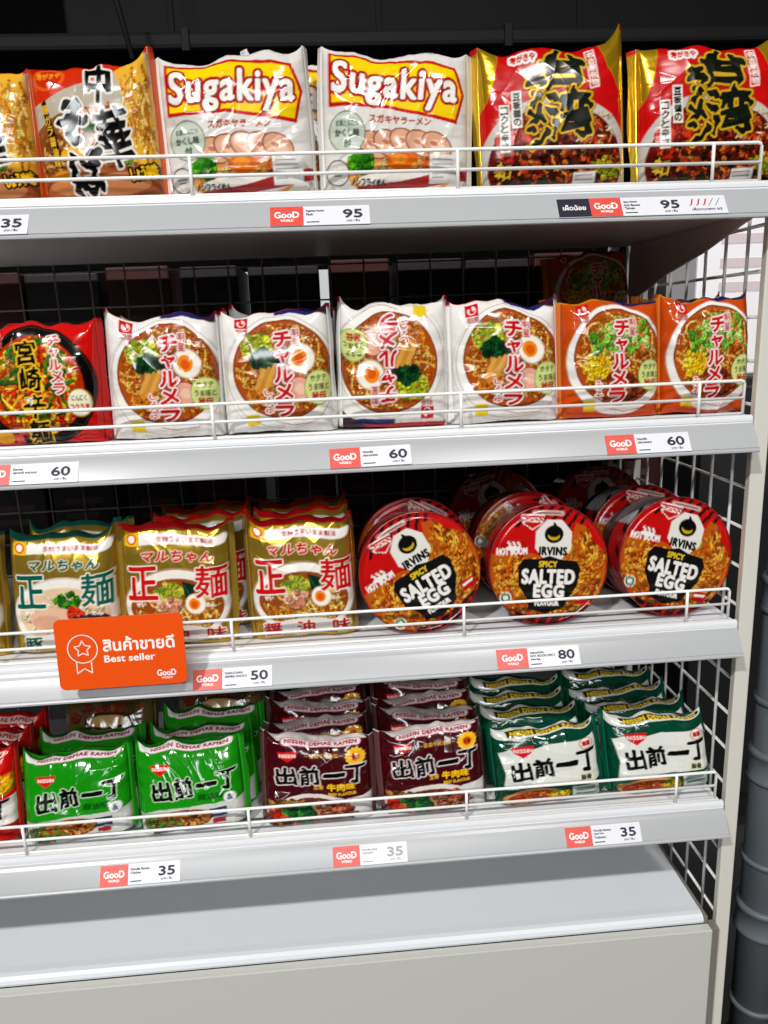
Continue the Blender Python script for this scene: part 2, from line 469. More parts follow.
def logo_myojo(A, cx, cy):
    A.poly([(cx - 6.2, cy - 5), (cx + 6.2, cy - 5), (cx + 6, cy + 5), (cx - 6, cy + 5)], (206, 26, 34))
    A.ell(cx, cy + .3, 4, 3.6, (240, 226, 220)); A.ell(cx + .4, cy + .8, 2.6, 2.3, (206, 26, 34)); A.ell(cx - 1.4, cy - 2.6, 2, 1.5, (206, 26, 34)); A.ell(cx + 1.6, cy - .6, 1, 1.4, (240, 226, 220))
    A.text('明星', cx + 1, cy + 8.5, 11, 5, (190, 110, 100), bold=.35)

def art_miyazaki():
    A = Art(.122, .134, (212, 26, 22))
    A.poly([(0, 0), (100, 0), (100, 5), (60, 4), (0, 7)], (176, 18, 18))
    A.ell(47, 55, 52, 48, (24, 18, 18)); A.ell(47, 55, 50.5, 46.5, (70, 56, 50)); A.ell(47, 55, 49.5, 45.6, (22, 16, 16))
    A.ell(46, 54, 43, 39, (196, 60, 14))
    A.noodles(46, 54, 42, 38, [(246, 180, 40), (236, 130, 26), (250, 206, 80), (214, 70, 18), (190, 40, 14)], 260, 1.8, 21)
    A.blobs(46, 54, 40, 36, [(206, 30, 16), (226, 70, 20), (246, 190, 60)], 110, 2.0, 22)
    A.noodles(46, 50, 40, 34, [(60, 110, 30), (90, 140, 40), (40, 90, 30)], 40, 2.3, 23)
    logo_myojo(A, 13, 12)
    A.vtext('チャルメラ', 66, 15, 60, 11, (220, 30, 28), bold=.7, outs=[(1.2, (244, 236, 226))], lean=.7)
    A.vtext('宮崎辛麺', 43, 17, 99, 18, (24, 18, 16), bold=1.1, outs=[(1.1, (246, 206, 60))], lean=2.0, jit=.8)
    A.vtext('元祖', 26, 80, 98, 8, (240, 120, 110), bold=.5, outs=[(.8, (190, 20, 20))])
    A.ell(84, 67, 11, 11.5, (190, 140, 40)); A.ell(84, 67, 10, 10.5, (244, 238, 214))
    A.text('にんにく', 84, 63, 13, 4.5, (60, 120, 40), bold=.5); A.text('コクうま', 84, 70, 16, 5, (200, 60, 30), bold=.6)
    A.ell(12, 92, 10, 7, (230, 170, 40))
    A.top, A.back, A.seal = (186, 22, 22), (190, 24, 22), (196, 24, 24)
    return A.finish()

def art_charumera(orange=False):
    A = Art(.122, .134, (208, 92, 24) if orange else (238, 234, 230))
    if orange:
        A.rect(0, 0, 100, 5, (216, 150, 40)); A.poly([(40, 2), (100, 3), (100, 7), (60, 8)], (44, 50, 100)); A.poly([(0, 82), (0, 100), (100, 100), (100, 96), (60, 99)], (216, 84, 20))
    else:
        A.rect(0, 0, 100, 5, (200, 28, 34)); A.poly([(0, 4), (50, 3), (100, 6), (100, 8), (0, 8)], (236, 232, 228))
        A.poly([(50, 3), (82, 2), (92, 6), (80, 8), (50, 7)], (40, 50, 120)); A.poly([(78, 0), (100, 0), (100, 14), (92, 8)], (70, 34, 60))
        A.ell(52, 55, 52, 46, (206, 200, 200)); A.ell(52, 55, 51.4, 45.5, (238, 234, 230))
    A.ell(54, 53, 51, 45, (186, 174, 166)); A.ell(54, 53, 50.3, 44.4, (240, 236, 230))
    if orange: A.poly([(0, 88), (20, 98), (0, 100)], (208, 92, 24))
    A.ell(55, 50, 45.5, 38.5, (130, 62, 20)); A.ell(55, 50, 44.4, 37.4, (186, 92, 30))
    A.noodles(55, 50, 43, 36, YEL + [(180, 88, 28), (156, 70, 20), (196, 104, 36)], 330, 1.5, 31)
    if orange:
        A.blobs(62, 32, 26, 13, [(120, 180, 60), (160, 204, 90), (90, 150, 50), (190, 214, 130)], 70, 4.2, 33, .7)
        A.blobs(34, 40, 12, 10, [(120, 176, 60), (150, 200, 90), (96, 150, 50)], 30, 3.6, 34, .7)
        A.blobs(31, 57, 15, 10, [(248, 206, 30), (236, 180, 20), (250, 222, 80)], 90, 2.0, 35)
        A.blobs(62, 72, 18, 10, [(160, 84, 44), (190, 110, 60), (130, 60, 30)], 34, 4.5, 36)
        A.noodles(78, 34, 10, 14, [(230, 110, 40)], 10, 1.4, 37)
    else:
        A.blobs(33, 32, 14, 9, [(176, 190, 40), (206, 210, 70), (140, 170, 40)], 60, 2.6, 38)
        A.blobs(38, 41, 12, 6, [(24, 84, 40), (30, 104, 50), (16, 60, 36)], 34, 3.6, 39)
        for i in range(4): A.stroke([(30 + i * 5, 64 - i), (38 + i * 5, 50 - i)], 4.2, [(222, 170, 84), (206, 150, 66)][i % 2])
        A.egg(73, 42, 12.5, 25)
        A.ell(70, 65, 11, 9.5, (176, 96, 76), 20); A.ell(70, 65, 9.8, 8.4, (232, 176, 156), 20); A.ell(71, 65, 5, 4, (240, 200, 180), 20)
        A.blobs(30, 72, 9, 6, [(200, 120, 40), (226, 150, 60)], 20, 3, 40)
    logo_myojo(A, 19, 11.5)
    A.vtext('チャルメラ', 56, 20, 87, 16.5, (206, 24, 34), bold=1.5, outs=[(1.3, (244, 236, 232)), (1.9, (150, 20, 26))], lean=-1.6 if orange else -.4)
    A.vtext('明星', 69, 19, 33, 6, (190, 60, 60), bold=.4, outs=[(.9, (240, 226, 220))])
    A.vtext('みそ' if orange else 'しょうゆ', 41 if not orange else 34, 68 if orange else 64, 84, 7, (200, 40, 40), bold=.5, outs=[(1.0, (244, 236, 230))])
    A.ell(88, 65, 13.5, 13, (150, 176, 90)); A.ell(88, 65, 12.6, 12.2, (214, 222, 150))
    A.text('ホタテ', 88, 58, 15, 4.5, (70, 80, 40), bold=.5); A.text('うま味と', 88, 64.5, 19, 5, (90, 70, 40), bold=.5); A.text('秘伝', 88, 71, 13, 5.5, (190, 40, 40), bold=.6)
    A.rect(19, 84, 31, 94, (232, 206, 40))
    A.stroke([(46, 91), (60, 94), (80, 92)], .7, (170, 70, 80))
    A.top = (206, 120, 30) if orange else (196, 30, 36)
    A.back = (206, 110, 40) if orange else (214, 206, 204)
    A.seal = (206, 110, 40) if orange else (224, 222, 218)
    A.stripe = (40, 46, 100)
    return A.finish()

def art_maru(green=False):
    G = (204, 172, 72)
    A = Art(.125, .150, G, 1.0)
    T = (8, 110, 96) if green else (206, 26, 34)
    A.poly([(0, 0), (100, 0), (100, 7), (70, 7), (0, 9)], T)
    A.ell(51, 66, 50, 29, (180, 150, 130) if not green else (214, 208, 200)); A.ell(51, 66, 48.5, 27.5, (240, 236, 228))
    A.ell(51, 67, 43, 22, (160, 88, 34) if not green else (232, 206, 176))
    if green:
        A.noodles(51, 68, 40, 19, [(240, 222, 190), (226, 196, 150), (246, 232, 210)], 90, 1.8, 51)
        A.ell(38, 70, 20, 10, (232, 196, 170)); A.ell(34, 73, 14, 6, (222, 176, 150))
        A.blobs(55, 55, 12, 6, [(50, 130, 30), (90, 170, 40), (40, 110, 30)], 70, 2.0, 52)
        A.blobs(61, 66, 8, 5, [(220, 60, 30), (236, 90, 40), (200, 40, 20)], 40, 2.0, 53)
        A.blobs(74, 72, 16, 5, [(50, 40, 50), (70, 56, 60)], 40, 3, 54)
    else:
        A.noodles(51, 70, 40, 19, YEL, 120, 1.8, 55)
        A.blobs(44, 56, 12, 7, [(170, 180, 50), (206, 206, 90), (130, 160, 50)], 60, 2.4, 56)
        A.blobs(44, 66, 11, 6, [(226, 170, 140), (206, 140, 110), (236, 200, 170)], 26, 3.4, 57)
        A.poly([(56, 47), (68, 50), (66, 64), (59, 60)], (16, 60, 40)); A.stroke([(58, 50), (64, 60)], .8, (50, 110, 80))
        A.egg(68, 65, 9, 0)
    A.ell(51, 90, 34, 8, (232, 228, 224))
    A.poly([(18, 11), (97, 12), (100, 16), (97, 20), (18, 19)], (240, 236, 230))
    A.text('生麺うまいまま製法', 60, 15.5, 52, 4, (190, 80, 90) if not green else (190, 70, 80), bold=.4)
    A.rect(4, 8.5, 17.5, 19.5, (240, 196, 20)); A.ell(10.7, 14, 4.8, 4, (214, 40, 30)); A.ell(10.7, 14, 3.3, 2.8, (246, 236, 220))
    A.text('マルちゃん', 53, 28, 66, 8, T, bold=1.1, outs=[(.8, (240, 230, 210))], shear=.15)
    o = [(1.1, (244, 238, 226))]
    A.text('正', 20, 48, 27, 25, T, bold=1.5, outs=o)
    A.text('麺', 83, 48, 29, 25, T, bold=1.3, outs=o)
    A.text('せい', 18, 64, 8, 3, (246, 242, 236), bold=.5); A.text('めん', 82, 66, 9, 3.4, (246, 242, 236), bold=.5)
    for ch, x in zip('豚骨味' if green else '醤油味', (19, 51, 86)): A.text(ch, x, 90.5, 17, 11, T, bold=1.2, outs=o)
    A.top, A.back, A.seal = T, (170, 140, 60), (176, 146, 60)
    A.metal_seal = ((206, 176, 80), 1.0); A.back_metal = 1.0
    return A.finish()

def demae_chars(A, ys, size, col, outs, bold=1.5, xs=(24, 45, 67, 87)):
    for ch, x, y in zip('出前一丁', xs, ys):
        A.text(ch, x, y, size[0] * (1 if ch != '一' else 1.05), size[1] * (1 if ch != '一' else .16), col, rot=-3, bold=bold if ch != '一' else bold * 1.3, outs=outs, jit=.8)

def art_demae_green():
    A = Art(.130, .132, (34, 152, 26))
    A.poly([(0, 0), (100, 0), (100, 4), (0, 4)], (24, 120, 20))
    pill_text(A, 'NISSIN DEMAE RAMEN', 53, 9.5, 84, 8, (240, 226, 226), (150, 20, 80), .5, frame=(226, 190, 200))
    A.poly([(2, 6), (13, 4), (12, 13), (4, 16)], (226, 226, 220))
    nissin(A, 24, 34, 19, 13)
    demae_chars(A, (56, 54, 52, 50), (17, 20), (18, 20, 18), [(1.0, (206, 226, 196))], 1.7)
    A.text('麻油味', 70, 66, 24, 7, (16, 96, 20), bold=.7)
    A.poly([(0, 78), (20, 75), (100, 74), (100, 100), (0, 100)], (206, 206, 200))
    A.blobs(18, 90, 14, 9, [(110, 130, 60), (150, 150, 80), (90, 90, 40)], 40, 3.4, 61)
    A.ell(44, 88, 26, 11, (176, 104, 54)); A.noodles(44, 88, 25, 10, [(206, 140, 70), (160, 90, 40), (226, 170, 100), (130, 70, 30)], 70, 2, 62)
    A.blobs(30, 92, 10, 5, [(90, 150, 50), (190, 60, 40)], 16, 3, 63)
    A.rect(68, 80, 84, 90, (60, 80, 120)); A.rect(70, 83, 82, 87, (190, 196, 210))
    A.rect(84, 84, 96, 96, (226, 226, 226)); A.rect(70, 92, 82, 98, (170, 50, 60)); A.ell(88, 70, 6, 6, (230, 230, 226)); A.text('&', 88, 70, 5, 7, (60, 80, 120), bold=.6)
    A.top, A.back, A.seal = (28, 130, 24), (30, 136, 26), (36, 150, 30)
    return A.finish()

def art_demae_maroon():
    A = Art(.130, .132, (84, 18, 28))
    A.poly([(4, 0), (96, 0), (98, 9), (80, 6), (50, 8), (12, 10)], (226, 218, 214))
    pill_text(A, 'NISSIN DEMAE RAMEN', 54, 11, 76, 7.5, (236, 222, 222), (176, 24, 70), .5, frame=(190, 90, 120))
    nissin(A, 22, 26, 19, 11)
    A.text('～香濃牛肉湯底～', 56, 25, 36, 4.5, (196, 150, 70), bold=.3)
    for k in range(14):
        a = k / 14 * 6.283; A.ell(86 + 7 * math.cos(a), 27 + 7 * math.sin(a), 3, 2.2, (246, 200, 60), math.degrees(a))
    A.ell(86, 27, 7, 7, (244, 190, 50)); A.ell(86, 27, 4.4, 4.4, (206, 100, 30)); A.text('五香', 86, 27, 7, 4, (110, 30, 20), bold=.5)
    demae_chars(A, (47, 47, 46, 46), (18, 20), (16, 12, 14), [(1.1, (226, 216, 214))], 1.5, (20, 42, 65, 86))
    A.text('五香', 50, 60, 9, 5, (230, 180, 60), bold=.5); A.text('牛肉味', 71, 60, 26, 8, (246, 200, 40), bold=.8, outs=[(.8, (60, 20, 16))])
    A.text('BEEF FLAVOUR', 72, 68, 26, 3.4, (236, 190, 60), bold=.4)
    A.ell(44, 100, 50, 32, (226, 216, 208)); A.ell(44, 102, 46, 29, (120, 60, 50))
    A.poly([(76, 74), (100, 72), (100, 100), (76, 100)], (216, 214, 212))
    A.noodles(46, 92, 40, 16, [(150, 80, 60), (176, 110, 80), (110, 50, 40), (200, 150, 110)], 90, 2.4, 71)
    A.blobs(16, 78, 12, 6, [(206, 170, 90), (170, 120, 60), (90, 60, 30)], 40, 2.6, 72)
    A.blobs(30, 90, 14, 7, [(40, 130, 60), (30, 100, 50), (70, 160, 70)], 34, 4, 73)
    A.blobs(12, 90, 8, 5, [(200, 50, 30), (226, 100, 50)], 18, 3, 74); A.blobs(70, 84, 7, 6, [(190, 50, 40), (216, 130, 90)], 16, 3, 75)
    A.top, A.back, A.seal = (206, 198, 194), (84, 20, 28), (96, 60, 60)
    return A.finish()

def art_demae_dark():
    A = Art(.138, .126, (6, 84, 62))
    A.poly([(0, 2), (100, 0), (100, 12), (60, 14), (20, 19), (0, 20)], (222, 222, 214))
    A.poly([(12, 8), (96, 3), (98, 10), (60, 12), (14, 17)], (70, 52, 20))
    A.text('NISSIN DEMAE RAMEN', 55, 10, 76, 5.2, (236, 206, 60), bold=.7, rot=-4)
    A.poly([(4, 36), (14, 30), (30, 33), (52, 27), (80, 28), (97, 24), (100, 40), (97, 62), (100, 80), (60, 78), (6, 80), (9, 60)], (226, 226, 220))
    nissin(A, 27, 34, 22, 15)
    demae_chars(A, (58, 56, 53, 52), (18, 23), (18, 20, 20), [], 1.8)
    A.ell(88, 33, 7, 7, (190, 40, 40)); A.ell(88, 33, 6.2, 6.2, (240, 232, 226)); A.text('海鮮', 88, 33, 9, 6, (190, 40, 40), bold=.6)
    A.ell(84, 72, 9, 7, (226, 226, 200)); A.text('豚骨', 84, 72, 10, 6, (70, 70, 60), bold=.6)
    A.poly([(0, 80), (100, 78), (100, 100), (0, 100)], (14, 90, 66))
    A.ell(34, 94, 30, 13, (206, 150, 100)); A.ell(34, 95, 26, 11, (150, 70, 36))
    A.noodles(34, 94, 24, 9, [(206, 120, 60), (170, 80, 40), (226, 160, 90), (190, 60, 30)], 60, 2.2, 81)
    A.blobs(58, 92, 8, 6, [(230, 190, 50), (190, 150, 40), (120, 140, 40)], 30, 3, 82)
    A.rect(70, 82, 97, 100, (190, 196, 190)); A.rect(73, 85, 92, 90, (120, 140, 136)); A.rect(73, 93, 94, 96, (110, 130, 126))
    A.top, A.back, A.seal = (10, 76, 58), (8, 80, 60), (8, 88, 64)
    return A.finish()

def art_demae_red():
    A = Art(.130, .132, (206, 22, 22))
    pill_text(A, 'NISSIN DEMAE RAMEN', 53, 10, 84, 8, (240, 210, 200), (176, 20, 30), .5)
    A.blobs(50, 40, 48, 12, [(246, 190, 40), (236, 120, 20), (226, 60, 20)], 80, 5, 91, 1.4)
    A.poly([(0, 60), (100, 56), (100, 84), (0, 86)], (232, 228, 224))
    demae_chars(A, (70, 69, 68, 67), (18, 20), (16, 14, 14), [], 1.8)
    A.poly([(0, 86), (100, 84), (100, 100), (0, 100)], (190, 26, 24))
    A.top, A.back, A.seal = (186, 20, 20), (190, 22, 22), (196, 30, 26)
    return A.finish()

def art_brown():
    A = Art(.130, .132, (110, 92, 58))
    A.ell(50, 60, 46, 32, (190, 180, 160)); A.noodles(50, 62, 40, 26, [(190, 130, 70), (150, 90, 50), (206, 160, 100)], 90, 2.4, 95)
    A.blobs(50, 16, 40, 8, [(150, 80, 50), (90, 76, 46), (130, 60, 40)], 30, 5, 96)
    A.ell(50, 24, 26, 9, (70, 40, 24)); A.ell(50, 24, 22, 6, (190, 160, 110))
    A.top, A.back, A.seal = (100, 84, 54), (100, 84, 54), (106, 90, 56)
    return A.finish()

def art_lid():
    A = Art(.126, .126, (206, 26, 26))
    P = lambda x, y: (50 + 50 * x, 50 + 50 * y)
    for k in range(9):   # black hatching at the top
        x = -.62 + k * .17
        A.poly([P(x, -.62), P(x + .06, -.62), P(x + .36, -1.02), P(x + .28, -1.02)], (38, 16, 18))
    A.poly([P(-1, -.16), P(-.3, -.2), P(0, -.1), P(.3, -.3), P(.42, -.72), P(.6, -.66), P(.66, -.4), P(1, -.3), P(1, .6), P(.5, 1), P(-.5, 1), P(-1, .6)], (196, 104, 26))
    pr = np.random.default_rng(5)
    cols = [(226, 146, 44), (206, 104, 26), (240, 182, 78), (176, 78, 20), (230, 164, 54)]
    A.noodles(50, 70, 48, 28, cols, 330, 2.0, 101); A.noodles(82, 44, 16, 26, cols, 130, 2.0, 102); A.noodles(18, 55, 16, 14, cols, 80, 2.0, 103)
    A.blobs(50, 74, 46, 24, [(206, 60, 20), (250, 206, 100), (90, 110, 30)], 50, 1.2, 104)
    A.poly([P(.55, -.8), P(1, -.5), P(1, -.2), P(.72, -.44)], (206, 26, 26))
    A.poly([P(-.7, 1.02), P(-.52, .78), P(-.2, .86), P(.3, .8), P(.62, .72), P(.8, 1.02)], (70, 18, 18))
    for k in range(6): A.poly([P(-.4 + k * .2, 1), P(-.36 + k * .2, 1), P(-.26 + k * .2, .8), P(-.3 + k * .2, .8)], (206, 30, 26))
    for r0, r1, c in ((1.0, .985, (150, 20, 22)),):
        for k in range(120):
            a0, a1 = k / 120 * 6.2832, (k + 1) / 120 * 6.2832
            A.poly([P(r0 * math.cos(a0), r0 * math.sin(a0)), P(r0 * math.cos(a1), r0 * math.sin(a1)), P(r1 * math.cos(a1), r1 * math.sin(a1)), P(r1 * math.cos(a0), r1 * math.sin(a0))], c)
    A.rect(34, 4.5, 60, 8.5, (206, 180, 176)); A.rect(36, 6, 58, 7, (130, 70, 70))
    nx, ny = P(-.32, -.72); A.poly([(nx - 10, ny - 6), (nx + 10, ny - 6), (nx + 8, ny + 2), (nx, ny + 7), (nx - 8, ny + 2)], (246, 230, 224)); A.poly([(nx - 9, ny - 5), (nx + 9, ny - 5), (nx + 7.2, ny + 1.6), (nx, ny + 6), (nx - 7.2, ny + 1.6)], (206, 30, 34))
    A.text('NISSIN', nx, ny - 1.4, 14, 4, (246, 236, 230), bold=.5)
    A.poly([P(-.94, -.24), P(-.88, -.36), P(-.42, -.38), P(-.38, -.22), P(-.44, -.12)], (190, 22, 24))
    A.text('HOT BOOM', *P(-.64, -.22), 25, 5.5, (246, 240, 234), bold=.7, rot=-3)
    for dx in (-4, 0, 4): A.stroke([(19 + dx, 37), (20.5 + dx, 34), (18.6 + dx, 31.5)], 1.7, (246, 240, 234))
    A.ell(19, 36.5, 6, 2, (246, 240, 234))
    ox, oy = P(.05, -.42)
    A.poly([(ox + 16.5 * math.cos(math.pi / 8 + k * math.pi / 4), oy + 18.5 * math.sin(math.pi / 8 + k * math.pi / 4)) for k in range(8)], (236, 232, 224))
    A.ell(ox, oy - 5, 8, 7.4, (24, 22, 22)); A.poly([(ox - 2, oy - 11), (ox, oy - 15.5), (ox + 2.4, oy - 12)], (24, 22, 22))
    A.ell(ox, oy - 4, 5, 4, (216, 180, 40)); A.ell(ox, oy - 6, 5.2, 3.4, (24, 22, 22)); A.ell(ox - 1.8, oy - 3.4, .8, .8, (24, 22, 22)); A.ell(ox + 1.8, oy - 3.4, .8, .8, (24, 22, 22))
    A.text('IRVINS', ox, oy + 9, 23, 6.6, (24, 22, 22), bold=.9)
    A.poly([P(-.52, .02), P(-.44, -.1), P(-.2, -.1), P(0, -.16), P(.2, -.1), P(.46, -.08), P(.54, .04), P(.5, .34), P(.36, .56), P(.3, .7), P(0, .82), P(-.3, .74), P(-.34, .58), P(-.5, .34)], (30, 28, 30))
    A.text('SPICY', *P(-.02, -.02), 15, 4.6, (232, 200, 50), bold=.7)
    A.text('SALTED', *P(0, .19), 44, 11.5, (244, 240, 234), bold=1.4)
    A.text('EGG', *P(.02, .43), 25, 10.5, (244, 240, 234), bold=1.5)
    A.text('FLAVOUR', *P(0, .64), 20, 4, (244, 240, 234), bold=.6)
    A.ell(*P(-.7, .56), 5, 5, (240, 236, 226)); A.ell(*P(-.7, .56), 4, 4, (40, 130, 90)); A.ell(*P(-.7, .56), 2.2, 2.2, (240, 236, 226))
    A.poly([P(.46, .5), P(.72, .48), P(.74, .64), P(.48, .66)], (200, 30, 30)); A.poly([P(.5, .54), P(.7, .52), P(.7, .56), P(.5, .58)], (244, 236, 230))
    return A.finish()

# ------------------------------------------------------------------ noodle bags
M_FILM = print_mat('printed_glossy_film', .13, .17, 22)
M_FILM_FOIL = print_mat('printed_foil_film', .20, .24, 26, .7)
M_FILM_MATT = print_mat('printed_lid_paper', .22, .08, 40, coat=.3)

def spow(x, p): return np.sign(x) * np.abs(x) ** p

def set_ink(me, rgba):
    at = me.attributes.new('ink', 'FLOAT_COLOR', 'POINT')
    at.data.foreach_set('color', np.ascontiguousarray(rgba, dtype=np.float32).ravel())

def grid_mesh(name, P, quads, ink, m):
    me = bpy.data.meshes.new(name)
    nv, nf = len(P), len(quads)
    me.vertices.add(nv); me.vertices.foreach_set('co', P.astype(np.float32).ravel())
    me.loops.add(nf * 4); me.loops.foreach_set('vertex_index', quads.astype(np.int32).ravel())
    me.polygons.add(nf)
    me.polygons.foreach_set('loop_start', np.arange(0, nf * 4, 4, dtype=np.int32))
    me.polygons.foreach_set('loop_total', np.full(nf, 4, dtype=np.int32))
    me.update(calc_edges=True); me.validate()
    me.polygons.foreach_set('use_smooth', np.ones(nf, bool))
    set_ink(me, ink)
    me.materials.append(m)
    return me

def tri_wave(x): return 2 * np.abs(2 * (x - np.floor(x + .5))) - 1

class Bag:
    """pillow bag: W x H face, T thick, closed by a crimped seal at either end.  local frame: x along the bag, -y front, z up, origin at the bottom centre"""
    def __init__(s, A, W, H, T, seed, nu=140, nv=150, crease=1.0, ear=.09, slump=.05, crown=.02, ex=2.7, q0=.05):
        r = np.random.default_rng(seed); nb = 22
        t = np.concatenate([np.linspace(0, 1, nv), np.linspace(1, 2, nb + 2)[1:-1]])  # 0..1 front (bottom to top), 1..2 back
        M = len(t); u = np.linspace(-1, 1, nu)
        # arc-length parameter of the half super-ellipse
        th = np.linspace(-math.pi / 2, math.pi / 2, 400)
        cy, cz = spow(np.cos(th), 2 / ex) * T / 2, spow(np.sin(th), 2 / ex) * H / 2
        L = np.concatenate([[0], np.cumsum(np.hypot(np.diff(cy), np.diff(cz)))]); L /= L[-1]
        cyf = lambda q: np.interp(q, L, cy) / (T / 2); czf = lambda q: np.interp(q, L, cz) / (H / 2)
        front = t <= 1
        q = np.where(front, t, 2 - t)
        Y = np.where(front, -1, 1) * cyf(q); Z = czf(q)
        U, Yg = np.meshgrid(u, Y); _, Zg = np.meshgrid(u, Z); _, Q = np.meshgrid(u, q); _, Fr = np.meshgrid(u, front)
        e = np.abs(U)
        thick = np.maximum((1 - e ** 5) ** .55, .022)
        eL, eR = ear if isinstance(ear, tuple) else (ear * r.uniform(.4, 1.25), ear * r.uniform(.4, 1.25))
        grow = 1 + np.where(U < 0, eL, eR) * e ** (5 if isinstance(ear, tuple) else 9) + crown * (1 - U ** 2) + .012 * np.sin(U * r.uniform(2, 5) + r.random() * 6)
        tilt = r.normal() * .0012
        P = np.empty((M, nu, 3))
        P[..., 0] = U * W / 2 * (1 - .015 * np.abs(Zg) ** 3)
        P[..., 1] = Yg * T / 2 * thick
        P[..., 2] = H / 2 * (1 + Zg) * (1 + (grow - 1) * (1 + Zg) / 2) + tilt * U * (1 + Zg)
        # gathered creases running in from the seals, random folds and soft lumps
        d = np.zeros_like(U)
        for sd in (-1, 1):
            w = np.clip((sd * U - .3) / .7, 0, 1) ** 1.6
            g = 0
            for k in range(4):
                f = r.uniform(2.5, 8); g = g + r.uniform(.5, 1) * tri_wave(Q * f + r.random() + .25 * (1 - sd * U) * r.normal() + .05 * np.sin(9 * Q + k))
            d += w * g * .00105
        for k in range(12):
            x0, z0 = r.uniform(-.95, .95), r.uniform(0, 1)
            if k < 5: z0 = r.choice([r.uniform(0, .15), r.uniform(.82, 1)])
            a = r.normal() * .6 + (0 if r.random() < .6 else 1.3); c, n = math.cos(a), math.sin(a)
            X, Zz = (U - x0), (Q - z0) * 2
            al, ac = X * c + Zz * n, -X * n + Zz * c + .25 * (X * c + Zz * n) ** 2 * r.normal()
            d += r.choice([-1, 1]) * r.uniform(.0006, .0017) * np.exp(-np.abs(ac) / r.uniform(.04, .1)) * np.exp(-(al / r.uniform(.25, .7)) ** 2)
        for k in range(5):
            d += .0007 * np.sin(r.uniform(1, 4.5) * U + r.uniform(2, 8) * Q + r.random() * 6)
        d += np.exp(-((Q - 1) / .10) ** 2) * .0012 * tri_wave(U * r.uniform(1.5, 3) + r.random() + Q * 2)
        d *= crease * (.25 + .75 * np.clip((1 - e) * 6, 0, 1))
        ny = np.where(Fr, -1, 1) * np.cos((Q - .5) * 2.6) ; nz = np.sin((Q - .5) * 2.6)
        # fine ridged crumple and a wandering top edge
        for k in range(4):
            a = r.uniform(0, 3.1416); f = r.uniform(3, 6)
            w = U * W / H * math.cos(a) + 2 * Q * math.sin(a)
            d += .00045 * (1 - np.abs(np.sin(f * w + 1.3 * np.sin(2.2 * (U * math.sin(a) - 2 * Q * math.cos(a)) * r.uniform(.6, 1.4) + k)))) ** 4 * crease * np.clip((1 - e) * 6, 0, 1)
        tp = np.clip((Q - .8) / .2, 0, 1)
        P[..., 2] += tp * .0022 * crease * (np.sin(U * r.uniform(3, 7) + r.random() * 6) + .6 * np.sin(U * r.uniform(8, 14) + r.random() * 6))
        P[..., 1] += d * ny; P[..., 2] += d * nz * .7
        P[..., 2] -= P[..., 2].min()
        P[..., 1] += slump * P[..., 2]
        s.slump = slump
        # ink
        ink = np.empty((M, nu, 4))
        S = A.sample((U + 1) / 2, 1 - np.clip((Q - q0) / (1 - q0), 0, 1), 2 / nu, 1 / nv)
        ink[:] = S
        bk = ~Fr.astype(bool)
        bm_ = getattr(A, 'back_metal', 0.0)
        ink[bk] = (*lin(A.back), bm_)
        topm = bk & (Q > .86); ink[topm] = (*lin(A.top), 0)
        if hasattr(A, 'stripe'): ink[bk & (Q > .90) & (Q < .955) & (U > -.1)] = (*lin(A.stripe), 0)
        idx = np.arange(M * nu).reshape(M, nu)
        a, b = idx, np.roll(idx, -1, axis=0)
        quads = np.stack([a[:, :-1], a[:, 1:], b[:, 1:], b[:, :-1]], -1).reshape(-1, 4)
        capL = np.stack([idx[:-1, 0], idx[1:, 0]], -1)
        mt = M_FILM_FOIL if hasattr(A, 'metal_seal') else M_FILM
        s.body = grid_mesh('bag_film', P.reshape(-1, 3), quads, ink.reshape(-1, 4), mt)
        s.P = P
        # end seals: crimped fins continuing from the flattened ends and folded back
        s.seals = []
        for sd in (-1, 1):
            col = P[:nv, 0 if sd < 0 else -1]
            nc, nr = 9, 48
            ii = np.linspace(0, nv - 1, nr).astype(int)
            base = col[ii].copy()
            base[:, 1] -= slump * base[:, 2]
            base[:, 1] *= 0
            w = np.linspace(0, .011, nc)
            bend = math.radians(r.uniform(45, 75)); pts = np.empty((nr, nc, 3))
            wav = .0016 * np.sin(np.linspace(0, 1, nr) * r.uniform(6, 14) + r.random() * 6) + .0014 * np.sin(np.linspace(0, 1, nr) * 3 + r.random() * 6)
            x = y = 0.0
            for j in range(nc):
                ang = bend * min(1, j / 3)
                if j: x += (w[j] - w[j - 1]) * math.cos(ang); y += (w[j] - w[j - 1]) * math.sin(ang)
                rib = .00035 * (1 if j % 2 else -1) if j > 1 else 0
                pts[:, j, 0] = base[:, 0] + sd * (x - .0008 + rib * math.sin(ang)) + sd * wav * (j / nc) * .5
                pts[:, j, 1] = y + rib * math.cos(ang) + wav * (j / nc) + np.sign(sd) * 0
                pts[:, j, 2] = base[:, 2]; pts[:, j, 1] += slump * base[:, 2]
            F = pts.reshape(-1, 3)
            B = F.copy(); B[:, 1] += .0005
            n0 = nr * nc; id0 = np.arange(n0).reshape(nr, nc); id1 = id0 + n0
            Q4 = lambda i: np.stack([i[:-1, :-1], i[:-1, 1:], i[1:, 1:], i[1:, :-1]], -1).reshape(-1, 4)
            fq = Q4(id0); bq = Q4(id1)[:, ::-1]
            ring = np.concatenate([id0[0, :], id0[1:, -1], id0[-1, :-1][::-1], id0[1:-1, 0][::-1]])
            rq = np.stack([ring, ring + n0, np.roll(ring, -1) + n0, np.roll(ring, -1)], -1)
            if sd < 0: fq = fq[:, ::-1]; bq = bq[:, ::-1]; rq = rq[:, ::-1]
            c, mtl = getattr(A, 'metal_seal', (A.seal, 0.0))
            ik = np.tile(np.array([*lin(c), mtl]), (2 * n0, 1))
